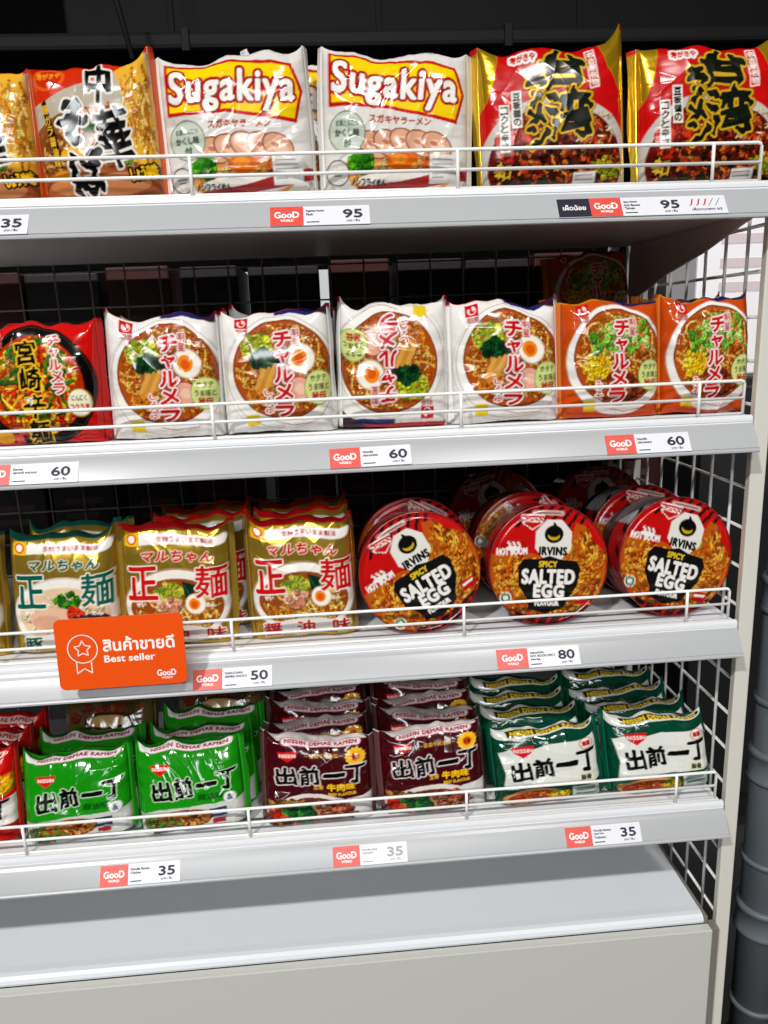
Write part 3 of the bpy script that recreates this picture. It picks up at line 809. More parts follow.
            vv = np.tile(np.linspace(0, 1, nr)[:, None], (1, nc)).ravel(); vv = np.concatenate([vv, vv])
            ik[vv > .93] = (*lin(A.top), 0)
            s.seals.append(grid_mesh('seal_film', np.concatenate([F, B]), np.concatenate([fq, bq, rq]), ik, mt))

def place_bag(name, B, x, y, z, lean=0, roll=0, yaw=0, label='', cat='noodle bag', group=None):
    """stand a bag on the board: lowest point of the film touches z"""
    R = Euler((math.radians(-lean), math.radians(roll), math.radians(yaw)), 'XYZ')
    Rm = np.array(R.to_matrix())
    lo = (B.P.reshape(-1, 3) @ Rm.T)[:, 2].min()
    for sm in B.seals:
        co = np.empty(len(sm.vertices) * 3, dtype=np.float32); sm.vertices.foreach_get('co', co)
        lo = min(lo, (co.reshape(-1, 3) @ Rm.T)[:, 2].min())
    t = empty(name, (x, y, z - lo + .0003), R)
    tag(t, label, cat, group)
    link(bpy.data.objects.new('printed_bag', B.body), t)
    for sm in B.seals:
        link(bpy.data.objects.new('end_seal', sm), t)
    return t

# ------------------------------------------------------------------ bowl noodles lying on their side
M_CUP = mat('red_card_bowl', (150, 24, 24), .35)
M_RIM = mat('bowl_rim_plastic', (130, 30, 30), .25, coat=.4)

def make_bowl(A, silver=False):
    """axis along y, lid facing -y, centre of the lid at the origin"""
    R0, D = .0735, .066
    nr, na = 70, 200
    rr = np.linspace(0, 1, nr); aa = np.linspace(0, 2 * math.pi, na, endpoint=False)
    RR, AA = np.meshgrid(rr, aa, indexing='ij')
    X = RR * np.cos(AA) * R0; Z = RR * np.sin(AA) * R0
    Yv = -.0012 * (1 - RR ** 2) + .0005 * np.sin(5 * RR + 2 * AA) * RR * (1 - RR) + .0012 * np.exp(-((RR - .93) / .02) ** 2)
    P = np.stack([X, Yv, Z], -1)
    S = A.sample(.5 + .5 * RR * np.cos(AA), .5 - .5 * RR * np.sin(AA), 1 / 140, 1 / 140)
    idx = np.arange(nr * na).reshape(nr, na); j = np.roll(idx, -1, axis=1)
    q = np.stack([idx[:-1], j[:-1], j[1:], idx[1:]], -1).reshape(-1, 4)
    lid = grid_mesh('lid_sheet', P.reshape(-1, 3), q[na:], S.reshape(-1, 4), M_FILM_MATT) if False else grid_mesh('lid_sheet', P.reshape(-1, 3), q, S.reshape(-1, 4), M_FILM_MATT)
    # rim bead
    bm = bmesh.new()
    n = 96; prof = [(R0 - .0006, .0002), (R0 + .0005, -.0001), (R0 + .0010, .0009), (R0 + .0010, .0028), (R0 + .0004, .0040), (R0 - .001, .0044)]
    rings = [[bm.verts.new((r * math.cos(2 * math.pi * k / n), y, r * math.sin(2 * math.pi * k / n))) for k in range(n)] for r, y in prof]
    for a, b in zip(rings, rings[1:]):
        for k in range(n): bm.faces.new((a[k], b[k], b[(k + 1) % n], a[(k + 1) % n]))
    bmesh.ops.recalc_face_normals(bm, faces=bm.faces[:])
    rim = bpy.data.meshes.new('rim_bead'); bm.to_mesh(rim); bm.free(); rim.materials.append(M_RIM)
    rim.polygons.foreach_set('use_smooth', [True] * len(rim.polygons))
    # side wall and foot, with the printed band
    ny = 40; n = 160
    ys = np.concatenate([np.linspace(.0044, D, ny), [D + .0012, D + .0012]])
    rads = np.concatenate([np.linspace(R0 - .0012, R0 - .0050, ny), [R0 - .008, .0005]])
    aa = np.linspace(0, 2 * math.pi, n, endpoint=False)
    YY, AA = np.meshgrid(ys, aa, indexing='ij'); RR = np.repeat(rads[:, None], n, 1)
    P = np.stack([RR * np.cos(AA), YY, RR * np.sin(AA)], -1)
    ink = np.zeros((len(ys), n, 4)); ink[..., :3] = lin((176, 24, 26))
    deg = np.degrees(AA) % 360; yy = YY / D
    ink[(yy > .62) & (yy < .98), :3] = lin((34, 26, 28))
    sil = (deg > 96) & (deg < 158) & (yy > .12) & (yy < .8) & silver; ink[sil, :3] = lin((176, 178, 180))
    txt = sil & (((YY * 1000).astype(int) % 4) == 0) & (np.sin(AA * 160) > -.4); ink[txt, :3] = lin((90, 90, 94))
    hat = ((deg * 1.0 + yy * 40) % 24 < 8) & (yy < .3); ink[hat, :3] = lin((40, 16, 18))
    org = (deg > 20) & (deg < 80) & (yy > .25) & (yy < .6); ink[org, :3] = lin((200, 110, 40))
    idx = np.arange(len(ys) * n).reshape(len(ys), n); j = np.roll(idx, -1, axis=1)
    q = np.stack([idx[:-1], idx[1:], j[1:], j[:-1]], -1).reshape(-1, 4)
    wall = grid_mesh('bowl_wall', P.reshape(-1, 3), q, ink.reshape(-1, 4), M_FILM_MATT)
    return wall, rim, lid

def place_bowl(meshes, x, y, z, lean=8, spin=0, yaw=0, label='', group=None):
    """lean tips the lid back; rests on the lowest point of the rim"""
    R = (Euler((math.radians(-lean), 0, math.radians(yaw)), 'XYZ').to_matrix() @ Euler((0, math.radians(spin), 0), 'XYZ').to_matrix())
    Rm = np.array(R); lo = 1e9
    for m in meshes[:2]:
        co = np.empty(len(m.vertices) * 3, dtype=np.float32); m.vertices.foreach_get('co', co)
        lo = min(lo, (co.reshape(-1, 3) @ Rm.T)[:, 2].min())
    t = empty('noodle_bowl', (x, y, z - lo + .0003), R.to_euler('XYZ'))
    tag(t, label, 'noodle bowl', group)
    for m, nme in zip(meshes, ('bowl_body', 'rim', 'lid')):
        link(bpy.data.objects.new(nme, m), t)
    return t

# ================================================================== the place
M_WHITE = mat('white_powder_coat', (226, 227, 230), .32, bump=.04, bscale=900)
M_RAIL = mat('light_grey_price_rail', (176, 177, 179), .3, bump=.02, bscale=900)
M_BASE = mat('pale_grey_panel', (198, 197, 191), .42, bump=.04, bscale=700)
M_DECK = mat('base_deck_coat', (219, 223, 227), .34, bump=.03, bscale=800)
M_WIRE = mat('white_coated_wire', (244, 243, 240), .3)
M_GWIRE = mat('grey_coated_wire', (158, 154, 150), .4)
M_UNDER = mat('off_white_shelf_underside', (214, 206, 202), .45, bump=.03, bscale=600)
M_UPR = mat('cream_metal_upright', (216, 212, 202), .38, bump=.04, bscale=500)
M_TRIM = mat('grey_base_trim', (120, 114, 106), .5)
M_BLACK = mat('black_painted', (20, 20, 21), .6, vary=.2, bscale=6)
M_FLOOR = mat('grey_floor', (52, 52, 52), .35, vary=.12, bscale=14)
M_CEIL = mat('dark_ceiling', (18, 18, 17), .9, vary=.25, bscale=2)
M_DUCT = mat('dark_duct', (24, 24, 22), .7, vary=.1, bscale=5)
M_PIPE = mat('slate_grey_plastic', (92, 98, 103), .5, vary=.08, bscale=12)

ZB = [1.3486, 1.0986, .8486, .5986]         # lower edge of each price rail
ZT = [z + .0395 for z in ZB]                # shelf surface
XL, XR = -.86, .482

# ---- setting
def slab(name, x0, x1, y0, y1, z0, z1, m):
    bm = bmesh.new(); add_box(bm, x0, x1, y0, y1, z0, z1)
    return tag(mesh_obj(name, bm, m), kind='structure')
slab('floor', -6, 7, -8, 9, -.1, 0, M_FLOOR)
slab('ceiling', -6, 7, -8, 9, 5.6, 5.7, M_CEIL)
slab('wall_back', -6, 7, 9, 9.1, 0, 5.6, M_CEIL)

# ---- ducts, pipe and cable under the dark ceiling
def duct(name, x0, x1, y0, y1, z0, z1, label, cat):
    t = empty(name, ((x0 + x1) / 2, (y0 + y1) / 2, z0))
    tag(t, label, cat)
    lx, ly, lz = (x1 - x0) / 2, (y1 - y0) / 2, z1 - z0
    bm = bmesh.new(); add_box(bm, -lx, lx, -ly, ly, 0, lz, .02); mesh_obj('duct_body', bm, M_DUCT, t)
    for k in range(5):
        x = -lx + 2 * lx * (k + .5) / 5
        bm = bmesh.new(); add_box(bm, x - .02, x + .02, -ly - .015, ly + .015, -.015, lz + .01, .004)
        mesh_obj('flange', bm, M_DUCT, t)
    bm = bmesh.new()
    for k in (-.7, .7): add_tube(bm, [(lx * k, 0, lz), (lx * k, 0, 5.6 - z0)], .008)
    mesh_obj('hanger_rod', bm, M_DUCT, t)
    return t
duct('ventilation_duct', -1.5, 5.0, 4.6, 5.4, 2.95, 3.35, 'dark grey ventilation duct high up across the black ceiling', 'duct')
duct('cable_tray', -3.0, 5.0, 3.4, 3.75, 2.62, 2.70, 'thin dark cable tray hung below the ventilation duct', 'cable tray')
t = empty('ceiling_pipe', (-.9, 3.0, 2.9)); tag(t, 'slender dark pipe slanting down in front of the cable tray, above the noodle bags', 'pipe')
bm = bmesh.new(); add_tube(bm, [(-.6, .2, 2.7), (0, .1, .1), (.12, 0, -.45)], .012); mesh_obj('pipe_run', bm, M_DUCT, t, True)
bm = bmesh.new(); add_tube(bm, [(-.6, .2, 2.66), (-.6, .2, 2.7)], .03); mesh_obj('ceiling_rose', bm, M_DUCT, t, True)

# ---- shelf boards with price rail and side brackets
SHELF_WORDS = ['topmost white shelf board, carrying the tall noodle bags below the dark ceiling',
               'second white shelf board from the top, with red and white bowl-picture noodle bags',
               'third white shelf board from the top, carrying gold bags and round bowls',
               'lowest white shelf board, carrying green and maroon noodle bags above the bare base']
for k in range(4):
    zb, zt = ZB[k], ZT[k]
    t = empty('shelf_board', (0, .2, zt)); tag(t, SHELF_WORDS[k], 'shelf', 'shelf boards of the rack')
    L = lambda pr: [(y - .2, z - zt) for y, z in pr]
    bm = bmesh.new()
    add_extrude_x(bm, L([(.375, zt), (.026, zt), (.0235, zt - .004), (.0235, zt - .026), (.028, zt - .030), (.375, zt - .030)]), XL, XR - .003)
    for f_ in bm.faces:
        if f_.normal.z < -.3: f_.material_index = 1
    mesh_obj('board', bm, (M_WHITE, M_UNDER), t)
    bm = bmesh.new()
    prof = [(.0255, zt + .0002), (.0225, zt + .0004), (.0205, zt - .0006), (.0195, zt - .0030), (.0190, zt - .0062), (.0198, zt - .0070), (.0192, zt - .0082), (.0176, zt - .0105)]
    for i in range(9):
        f = i / 8
        prof.append((.0176 - .0156 * (f ** .85), zt - .0105 - (.0395 - .0105 - .0055) * f))
    prof += [(.0026, zb + .0048), (.0012, zb + .0040), (.0000, zb + .0026), (.0000, zb + .0008), (.0010, zb), (.0050, zb), (.0060, zb + .0012), (.0050, zb + .0050), (.0210, zt - .0100), (.0240, zt - .0040)]
    add_extrude_x(bm, L(prof), XL, XR)
    for f_ in bm.faces:
        if len(f_.verts) == 4 and max(v.co.z for v in f_.verts) > -.0075: f_.material_index = 1
    mesh_obj('price_rail', bm, (M_RAIL, M_WHITE), t)
    for bx in (XR - .010, -.52):
        bm = bmesh.new()
        add_prism(bm, L([(.030, zt - .0305), (.372, zt - .0305), (.372, zt - .105), (.345, zt - .108), (.240, zt - .080), (.140, zt - .062), (.052, zt - .040), (.034, zt - .036)]), bx - .0015, bx + .0015, 'yz')
        mesh_obj('bracket', bm, M_UNDER, t)

# ---- wire guards along the front of every shelf
for k in range(4):
    zt = ZT[k]; y = .0285
    t = empty('wire_guard', (0, y, zt)); tag(t, ['low white wire guard in front of the tall bags on the topmost shelf', 'low white wire guard along the second shelf from the top',
        'low white wire guard before the round bowls and gold bags', 'low white wire guard along the lowest shelf, before green and maroon bags'][k], 'wire guard', 'wire guards of the shelves')
    for h, nm in ((.0390, 'rail_wire'), (.0195, 'rail_wire')):
        bm = bmesh.new()
        if h > .03:
            add_tube(bm, [(XL + .02, 0, h), (XR - .012, 0, h), (XR - .0095, 0, h - .0008), (XR - .008, 0, h - .0035), (XR - .008, 0, .0018)], .0019)
        else:
            add_tube(bm, [(XL + .02, -.0004, h), (XR - .008, -.0004, h)], .0018)
        mesh_obj(nm, bm, M_WIRE, t, True)
    bm = bmesh.new(); add_tube(bm, [(XL + .02, .001, .0017), (XR - .008, .001, .0017)], .00155); mesh_obj('foot_wire', bm, M_WIRE, t, True)
    for px in (-.672, -.399, -.1265, .147, .4205):
        bm = bmesh.new(); add_tube(bm, [(px, -.002, .0385), (px, -.002, .0008)], .0019); mesh_obj('post', bm, M_WIRE, t, True)

# ---- back wire panel, rear uprights
t = empty('wire_back_panel', (-.19, .384, .46)); tag(t, 'grey wire grid panel at the back of the shelves, seen dimly behind the bags', 'wire panel')
bm = bmesh.new()
for i in range(26):
    x = -.655 + i * .0505; add_tube(bm, [(x, 0, 0), (x, 0, .90)], .0014, 6)
for j in range(18):
    z = .02 + j * .051; add_tube(bm, [(-.67, .0028, z), (.66, .0028, z)], .0014, 6)
mesh_obj('grid', bm, M_GWIRE, t, True)
bm = bmesh.new(); add_tube(bm, [(-.67, .0015, 0), (.66, .0015, 0), (.66, .0015, .90), (-.67, .0015, .90), (-.67, .0015, 0)], .0028, 8); mesh_obj('border_wire', bm, M_GWIRE, t, True)
for px, lab in ((.465, 'white rear post of the rack in the back corner behind the orange bags'), (-.87, 'white rear post of the rack at its far left end')):
    if px < 0: continue
    t = empty('rear_post', (px, .405, 0)); tag(t, lab, 'post')
    bm = bmesh.new(); add_box(bm, -.012, .012, -.016, .016, 0, 1.42, .002); mesh_obj('post_profile', bm, M_WHITE, t)
    bm = bmesh.new()
    for q in range(24): add_box(bm, -.004, .004, -.0168, -.0155, .30 + q * .045, .325 + q * .045, .0005)
    mesh_obj('slot', bm, M_BLACK, t)

# ---- side panel: upright + wire grid
XS = .4985
t = empty('side_panel', (XS, .03, 0)); tag(t, 'cream upright with a white wire grid closing the right end of the rack', 'side panel')
bm = bmesh.new(); add_box(bm, -.0085, .0105, 0, .011, 0, 1.383, .0015); mesh_obj('upright', bm, M_UPR, t)
bm = bmesh.new()
for j in range(19):
    z = .447 + j * .05; add_tube(bm, [(-.002, .008, z), (-.002, .352, z)], .0021, 8)
for i in range(7):
    y = .046 + i * .05; add_tube(bm, [(-.0055, y, .40), (-.0055, y, 1.38)], .0021, 8)
mesh_obj('wire_grid', bm, M_WIRE, t, True)
bm = bmesh.new(); add_box(bm, -.006, .006, .349, .36, 0, 1.383, .0015); mesh_obj('back_stile', bm, M_UPR, t)

# ---- base unit
t = empty('base_unit', (0, .2, 0)); tag(t, 'wide pale grey base unit with an empty white deck below the lowest shelf', 'base unit')
ZD = .457
bm = bmesh.new()
pf = [(.20, ZD - .2 + .2)]
prof = [(.372, ZD), (.050, ZD), (.040, ZD + .0004), (.034, ZD - .0004), (.030, ZD - .0035), (.0285, ZD - .008), (.030, ZD - .012), (.036, ZD - .0125), (.036, ZD - .010), (.372, ZD - .010)]
add_extrude_x(bm, [(y - .2, z) for y, z in prof], XL, .4715); mesh_obj('deck', bm, M_DECK, t)
bm = bmesh.new(); add_box(bm, XL, .4785, -.1835, -.17, .0, ZD - .013, .0012); mesh_obj('front_panel', bm, M_BASE, t)
bm = bmesh.new(); add_box(bm, .4787, .4885, -.1815, -.165, 0, ZD - .012, .0008); mesh_obj('end_trim', bm, M_TRIM, t)
bm = bmesh.new(); add_box(bm, .4730, .4790, -.168, .17, 0, ZD - .004, .0008); mesh_obj('side_skirt', bm, M_TRIM, t)

# ---- price labels on the rails
M_LAB = mat('white_label_card', (228, 228, 234), .35)
M_CORAL = mat('coral_label_print', (226, 78, 66), .4)
M_NAVY = mat('navy_label_print', (34, 34, 54), .4)
M_INK = mat('dark_label_ink', (34, 36, 52), .6)
M_INKF = mat('faded_label_ink', (168, 168, 166), .6)
M_WINK = mat('white_label_ink', (250, 244, 240), .5)
M_CHILI = mat('chilli_red_ink', (196, 70, 40), .5)
SL = math.atan2(.0156, .0395 - .0105 - .0055)   # slope of the rail face
def price_label(k, x0, x1, price, label, lines=('Noodle', 'Ramen'), faded=False, brand=True, navy=False, chili=False, tilt=0.0, bw=.0335, lines2=True):
    W, Hh = x1 - x0, .0238
    # rail face line from (.0176, zt-.0105) to (.0020, zb+.0055)
    t = empty('price_label', (x0, .0012, ZB[k] + .0050), (-SL, math.radians(tilt), 0))
    tag(t, label, 'price label', 'price labels on the shelf rails')
    bm = bmesh.new(); add_box(bm, 0, W, -.0008, 0, 0, Hh, .0003, 1); mesh_obj('card', bm, M_LAB, t)
    xc = 0
    if navy:
        bm = bmesh.new(); add_box(bm, 0, .034, -.0011, -.0006, .0004, Hh - .0004); pt = mesh_obj('category_patch', bm, M_NAVY, t)
        bm = bmesh.new(); add_text(bm, 'เผ็ดน้อย', .017, Hh * .5, .024, .0065, -.0011, fatten=.0002); mesh_obj('patch_lettering', bm, M_WINK, pt)
        xc = .034
    if brand:
        bm = bmesh.new(); add_box(bm, xc, xc + bw, -.0011, -.0006, .0002, Hh - .0002); pt = mesh_obj('brand_patch', bm, M_CORAL, t)
        bm = bmesh.new(); add_text(bm, 'GooD', xc + bw / 2, Hh * .55, .0245, .0075, -.0011, fatten=.0004); add_text(bm, 'WORLD', xc + bw / 2, Hh * .25, .013, .0026, -.0011, fatten=.0002)
        mesh_obj('brand_lettering', bm, M_WINK, pt)
        xc += bw
    bm = bmesh.new()
    for i, s in enumerate(lines):
        add_text(bm, s, xc + .003, Hh * (.74 - .17 * i), None, .0026, -.0008, fatten=.00012, left=True)
    if lines2: add_box(bm, xc + .003, xc + .016, -.001, -.0007, Hh * .14, Hh * .19)
    px = xc + (W - xc) * (.74 if not chili else .46)
    nx = min(.019, .0095 * len(price))
    add_text(bm, price, px, Hh * .56, nx, .0100, -.0008, fatten=.0005)
    add_text(bm, 'บาท / ชิ้น', px, Hh * .20, .013, .0028, -.0008, fatten=.0001)
    mesh_obj('print', bm, M_INKF if faded else M_INK, t)
    if chili:
        bm = bmesh.new(); bo = bmesh.new()
        for i in range(5):
            cx = W - .038 + i * .0072; b = bm if i < 3 else bo
            pts = [(cx - .003, .0098), (cx + .001, .0122), (cx + .0026, .0175), (cx + .0034, .0196), (cx + .0012, .0186), (cx - .0004, .0130)]
            if i >= 3: pts = [(cx - .003, .0098), (cx + .0034, .0196), (cx + .0028, .0198), (cx - .0034, .0102)]
            vs = [b.verts.new((x, -.0011, z)) for x, z in pts]; b.faces.new(vs[::-1])
        mesh_obj('chilli_icons', bm, M_CHILI, t)
        add_text(bo, 'เผ็ดปานกลาง 3/5', W - .022, .0060, .032, .0032, -.0008, fatten=.0001)
        mesh_obj('faded_icons', bo, M_INK, t)
    return t
price_label(0, -.382, -.2865, '35', 'white price label reading 35 at the left end of the topmost rail', ('Chuka Soba', 'Noodle'))
price_label(0, -.0485, .0527, '95', 'white label reading 95 with coral patch, under the yellow-banner bags', ('Sugakiya Ramen', 'Pack'))
price_label(0, .2478, .4280, '95', 'long label with navy and coral patches, 95 and chilli icons', ('Spicy Ramen', 'Hot flavour', 'Taiwan'), navy=True, chili=True)
price_label(1, -.3745, -.2700, '60', 'label reading 60 under the red black-bowl bag at the left', ('Ramen', 'มิยาซากิ คาราเมน'))
price_label(1, -.0017, .0880, '60', 'slightly askew label reading 60 under the upside-down printed bag', ('Noodle', 'charumera'), tilt=-.8)
price_label(1, .3065, .4033, '60', 'label reading 60 under the orange noodle bags', ('Noodle', 'charumera'))
price_label(2, -.1730, -.0820, '50', 'label reading 50 to the right of the orange best seller sign', ('MARUCHAN', 'SEIMEN SHOYU'))
price_label(2, .1823, .2825, '80', 'label reading 80 under the round noodle bowls', ('นิสชินรสไข่เค็ม', 'HOT BOOM SPICY', 'Salted Egg'), bw=.0373)
price_label(3, -.3084, -.2120, '35', 'label reading 35 under the bright green bags', ('Noodle Ramen', 'Chicken'))
price_label(3, -.0249, .0680, '35', 'faded label with pale grey 35 under the maroon bags', ('Noodle Beef', 'ramen'), faded=True)
price_label(3, .2702, .3678, '35', 'label reading 35 under the dark green bags', ('Noodle Ramen', 'Super Pork', 'Tonkotsu'))

# ---- the orange best-seller sign
M_ORANGE = mat('orange_acrylic', (240, 82, 10), .28)
t = empty('best_seller_sign', (-.2435, -.012, .9135)); tag(t, 'bright orange rounded sign reading Best seller, clipped to the third rail', 'sign')
t.rotation_euler = (math.radians(-4), 0, 0)
w2, h2 = .0695, .0405
bm = bmesh.new(); add_prism(bm, rounded_rect(-w2, w2, -h2, h2, .007), -.0012, .0012); mesh_obj('plate', bm, M_ORANGE, t)
bm = bmesh.new()
yy = -.0012
add_text(bm, 'สินค้าขายดี', .0200, .0095, .077, .0155, yy, .0002, fatten=.0005)
add_text(bm, 'Best seller', .0090, -.0070, .0550, .0078, yy, .0002, fatten=.0003)
add_text(bm, 'GooD', .0475, -.0270, .0205, .0068, yy, .0002, fatten=.0003)
add_text(bm, 'WORLD', .0475, -.0330, .0120, .0022, yy, .0002, fatten=.0001)
mesh_obj('lettering', bm, M_WINK, t)
bm = bmesh.new()
def flat_strip(bm, pts, wd, closed=True):
    n = len(pts); segs = n if closed else n - 1
    for i in range(segs):
        a = Vector(pts[i]); b = Vector(pts[(i + 1) % n]); d = (b - a).normalized(); nn = Vector((-d.y, d.x)) * wd / 2
        a2, b2 = a - d * wd * .3, b + d * wd * .3
        vs = [bm.verts.new((p.x, yy - .0002, p.y)) for p in (a2 - nn, b2 - nn, b2 + nn, a2 + nn)]
        bm.faces.new(vs)
cx, cz = -.0410, .0060
flat_strip(bm, [(cx + .0160 * math.cos(k / 40 * 6.2832), cz + .0160 * math.sin(k / 40 * 6.2832)) for k in range(40)], .0012)
flat_strip(bm, [(cx + (.0095 if k % 2 == 0 else .0048) * math.sin(k * math.pi / 5), cz + (.0095 if k % 2 == 0 else .0048) * math.cos(k * math.pi / 5)) for k in range(10)], .0011)
flat_strip(bm, [(cx - .0080, cz - .0140), (cx - .0080, cz - .0280), (cx, cz - .0225), (cx + .0080, cz - .0280), (cx + .0080, cz - .0140)], .0011, False)
mesh_obj('award_rosette', bm, M_WINK, t)
bm = bmesh.new(); add_box(bm, -.02, .02, .0012, .0325, -.014, -.012, .0004); add_box(bm, -.02, .02, .0012, .003, -.03, -.012, .0004); mesh_obj('mounting_clip', bm, M_WHITE, t)

# ================================================================== goods
A_SOBA, A_SUGA, A_TAI = art_soba(), art_sugakiya(), art_taiwan()
A_MIYA, A_CHA, A_CHO = art_miyazaki(), art_charumera(), art_charumera(True)
A_MG, A_MR = art_maru(True), art_maru(False)
A_DG, A_DM, A_DD, A_DR, A_BR = art_demae_green(), art_demae_maroon(), art_demae_dark(), art_demae_red(), art_brown()
A_LID = art_lid()

# topmost shelf
S0 = dict(nu=190, nv=180, crease=1.2)
S1 = dict(nu=190, nv=180, crease=.85)
z = ZT[0]
g = 'bags on the topmost shelf'
place_bag('noodle_bag', Bag(A_SOBA, .118, .126, .038, 11, **S1, slump=.03), -.346, .058, z, 2, 0, 0, 'tan noodle bag with black brush writing, cut off by the left picture edge', group=g)
place_bag('noodle_bag', Bag(A_SOBA, .120, .127, .038, 57, ear=(.05, .12), **S1, slump=.03), -.2200, .058, z, 2, -2, 0, 'tan noodle bag with black brush writing, standing whole beside the yellow-banner bag', group=g)
place_bag('noodle_bag', Bag(A_SUGA, .151, .134, .038, 13, ear=.07, **S0, slump=.04), -.0765, .058, z, 3, -2, 0, 'white bag with yellow banner, beside the tan noodle bag', group=g)
place_bag('noodle_bag', Bag(A_SUGA, .154, .136, .038, 14, ear=.05, **S0, slump=.04), .0855, .058, z, 3, 1.5, 0, 'white bag with yellow banner, beside the red and gold bag', group=g)
place_bag('noodle_bag', Bag(A_TAI, .156, .134, .038, 65, ear=(.09, .24), **S1, slump=.04, crown=.05), .2570, .058, z, 3, -1, 0, 'red and gold bag with dark brush writing, next to a white bag', group=g)
place_bag('noodle_bag', Bag(A_TAI, .160, .135, .038, 66, ear=(.06, .12), **S1, slump=.04, crown=.05), .4320, .058, z, 3, -1, 0, 'red and gold bag with dark brush writing, at the right end of the shelf', group=g)

place_bag('noodle_bag', Bag(A_SUGA, .150, .140, .034, 17, ear=.12, slump=.03), .006, .104, z, 1, 0, 0, 'white bag set behind, its top corner showing in the gap between the two yellow-banner bags', group='bags on the topmost shelf')

# second shelf
z = ZT[1]; g = 'bags on the second shelf'
CA, CB = Bag(A_CHA, .120, .130, .038, 21, slump=.09), Bag(A_CHA, .119, .132, .038, 22, slump=.09)
place_bag('noodle_bag', Bag(A_MIYA, .120, .128, .038, 20, slump=.09), -.3120, .058, z, 1, 0, 0, 'bright red bag with a black bowl of orange noodles', group=g)
place_bag('noodle_bag', CA, -.1815, .060, z, 1, .5, 0, 'white bag with red writing and egg, beside the bright red bag', group=g)
place_bag('noodle_bag', CB, -.0545, .060, z, 1, -.5, 0, 'white bag with red writing and egg, left of the upside-down one', group=g)
place_bag('noodle_bag', Bag(A_CHA.rot180(), .120, .134, .038, 23, slump=.09), .0745, .060, z, 1, 1.5, 0, 'white bag standing upside down, its red writing inverted', group=g)
place_bag('noodle_bag', Bag(A_CHA, .122, .132, .038, 24, slump=.09), .2050, .060, z, 1, -.5, 0, 'white bag with red writing and egg, between upside-down bag and orange bag', group=g)
OA, OB = Bag(A_CHO, .114, .128, .038, 25, slump=.09), Bag(A_CHO, .104, .128, .038, 26, slump=.09)
place_bag('noodle_bag', OA, .3280, .058, z, 1, 0, 0, 'orange bag with green cabbage and corn, beside a white bag', group=g)
place_bag('noodle_bag', OB, .4410, .058, z, 1, 0, 0, 'orange bag with green cabbage and corn, at the right end of the shelf', group=g)
g = 'second row behind on the second shelf'
for bx, bb, lab in ((-.178, CB, 'white bag mostly hidden behind the white bag next to the bright red one'), (-.048, CA, 'white bag mostly hidden behind the bag left of the upside-down one'),
                    (.320, OB, 'orange bag mostly hidden behind the orange bag beside the white one'), (.436, OB, 'orange bag mostly hidden behind the rightmost orange bag')):
    place_bag('noodle_bag', bb, bx, .110, z, 1, 0, 0, lab, group=g)

# third shelf
z = ZT[2]; g = 'bags on the third shelf'
GA, RA, RB = Bag(A_MG, .120, .138, .038, 31, slump=.12), Bag(A_MR, .126, .140, .038, 32, slump=.11), Bag(A_MR, .124, .141, .038, 33, slump=.11)
place_bag('noodle_bag', GA, -.4570, .060, z, 1, 0, 0, 'gold bag with teal writing, only an edge showing at the left picture border', group=g)
place_bag('noodle_bag', Bag(A_MG, .121, .138, .038, 34, slump=.12), -.3230, .060, z, 1, 1, 0, 'gold bag with teal writing, partly behind the orange sign', group=g)
place_bag('noodle_bag', RA, -.1925, .060, z, 1, 1, 0, 'gold bag with red writing, directly above the best seller sign', group=g)
place_bag('noodle_bag', RB, -.0420, .060, z, 1, -1, 0, 'gold bag with red writing, beside the round noodle bowl', group=g)
RC = Bag(A_MR, .113, .140, .036, 35, slump=.11)
g = 'second row of bags on the third shelf'
place_bag('noodle_bag', RC, -.1680, .110, z, 1, 0, 0, 'gold bag with red writing in the gap behind two front ones', group=g)
place_bag('noodle_bag', GA, -.3180, .112, z, 1, 0, 0, 'gold bag with teal top behind the bag beside the orange sign', group=g)
place_bag('noodle_bag', RC, -.0420, .111, z, 1, 0, 0, 'gold bag with red top behind the bag beside the round bowl', group=g)
g = 'third row of bags on the third shelf'
place_bag('noodle_bag', RC, -.0420, .164, z, 1, 0, 0, 'shadowed red-topped gold bag, rearmost of the three by the round bowl', group=g)
place_bag('noodle_bag', RC, -.1680, .164, z, 1, 0, 0, 'shadowed red-topped gold bag deep behind the one in the gap', group=g)
BOWL, BOWLS = make_bowl(A_LID), make_bowl(A_LID, True)
g = 'noodle bowls with lids forward'
place_bowl(BOWL, .0990, .050, z, 6, -27, 4, 'round red noodle bowl, lid tilted anticlockwise, beside the gold bag', g)
place_bowl(BOWL, .2560, .050, z, 6, 5, 2, 'round red noodle bowl in the middle, lid writing level', g)
place_bowl(BOWLS, .4160, .052, z, 6, 17, 5, 'round red noodle bowl at the right end, lid writing slanting down', g)
g = 'noodle bowls in the second row'
place_bowl(BOWL, .1010, .128, z, 6, 30, 3, 'round bowl just showing behind the anticlockwise-tilted one', g)
place_bowl(BOWL, .2520, .129, z, 6, 50, 2, 'round bowl behind the middle bowl, its rim above it', g)
place_bowl(BOWLS, .4060, .130, z, 6, 15, 5, 'round bowl behind the right end bowl, sticking out at its left', g)
g = 'noodle bowls at the back'
place_bowl(BOWL, .4020, .280, z, 6, 0, 2, 'dim round bowl at the back, seen between the middle and right end bowls', g)
place_bowl(BOWL, .2450, .290, z, 6, -15, 0, 'dim round bowl at the back behind the middle bowls', g)

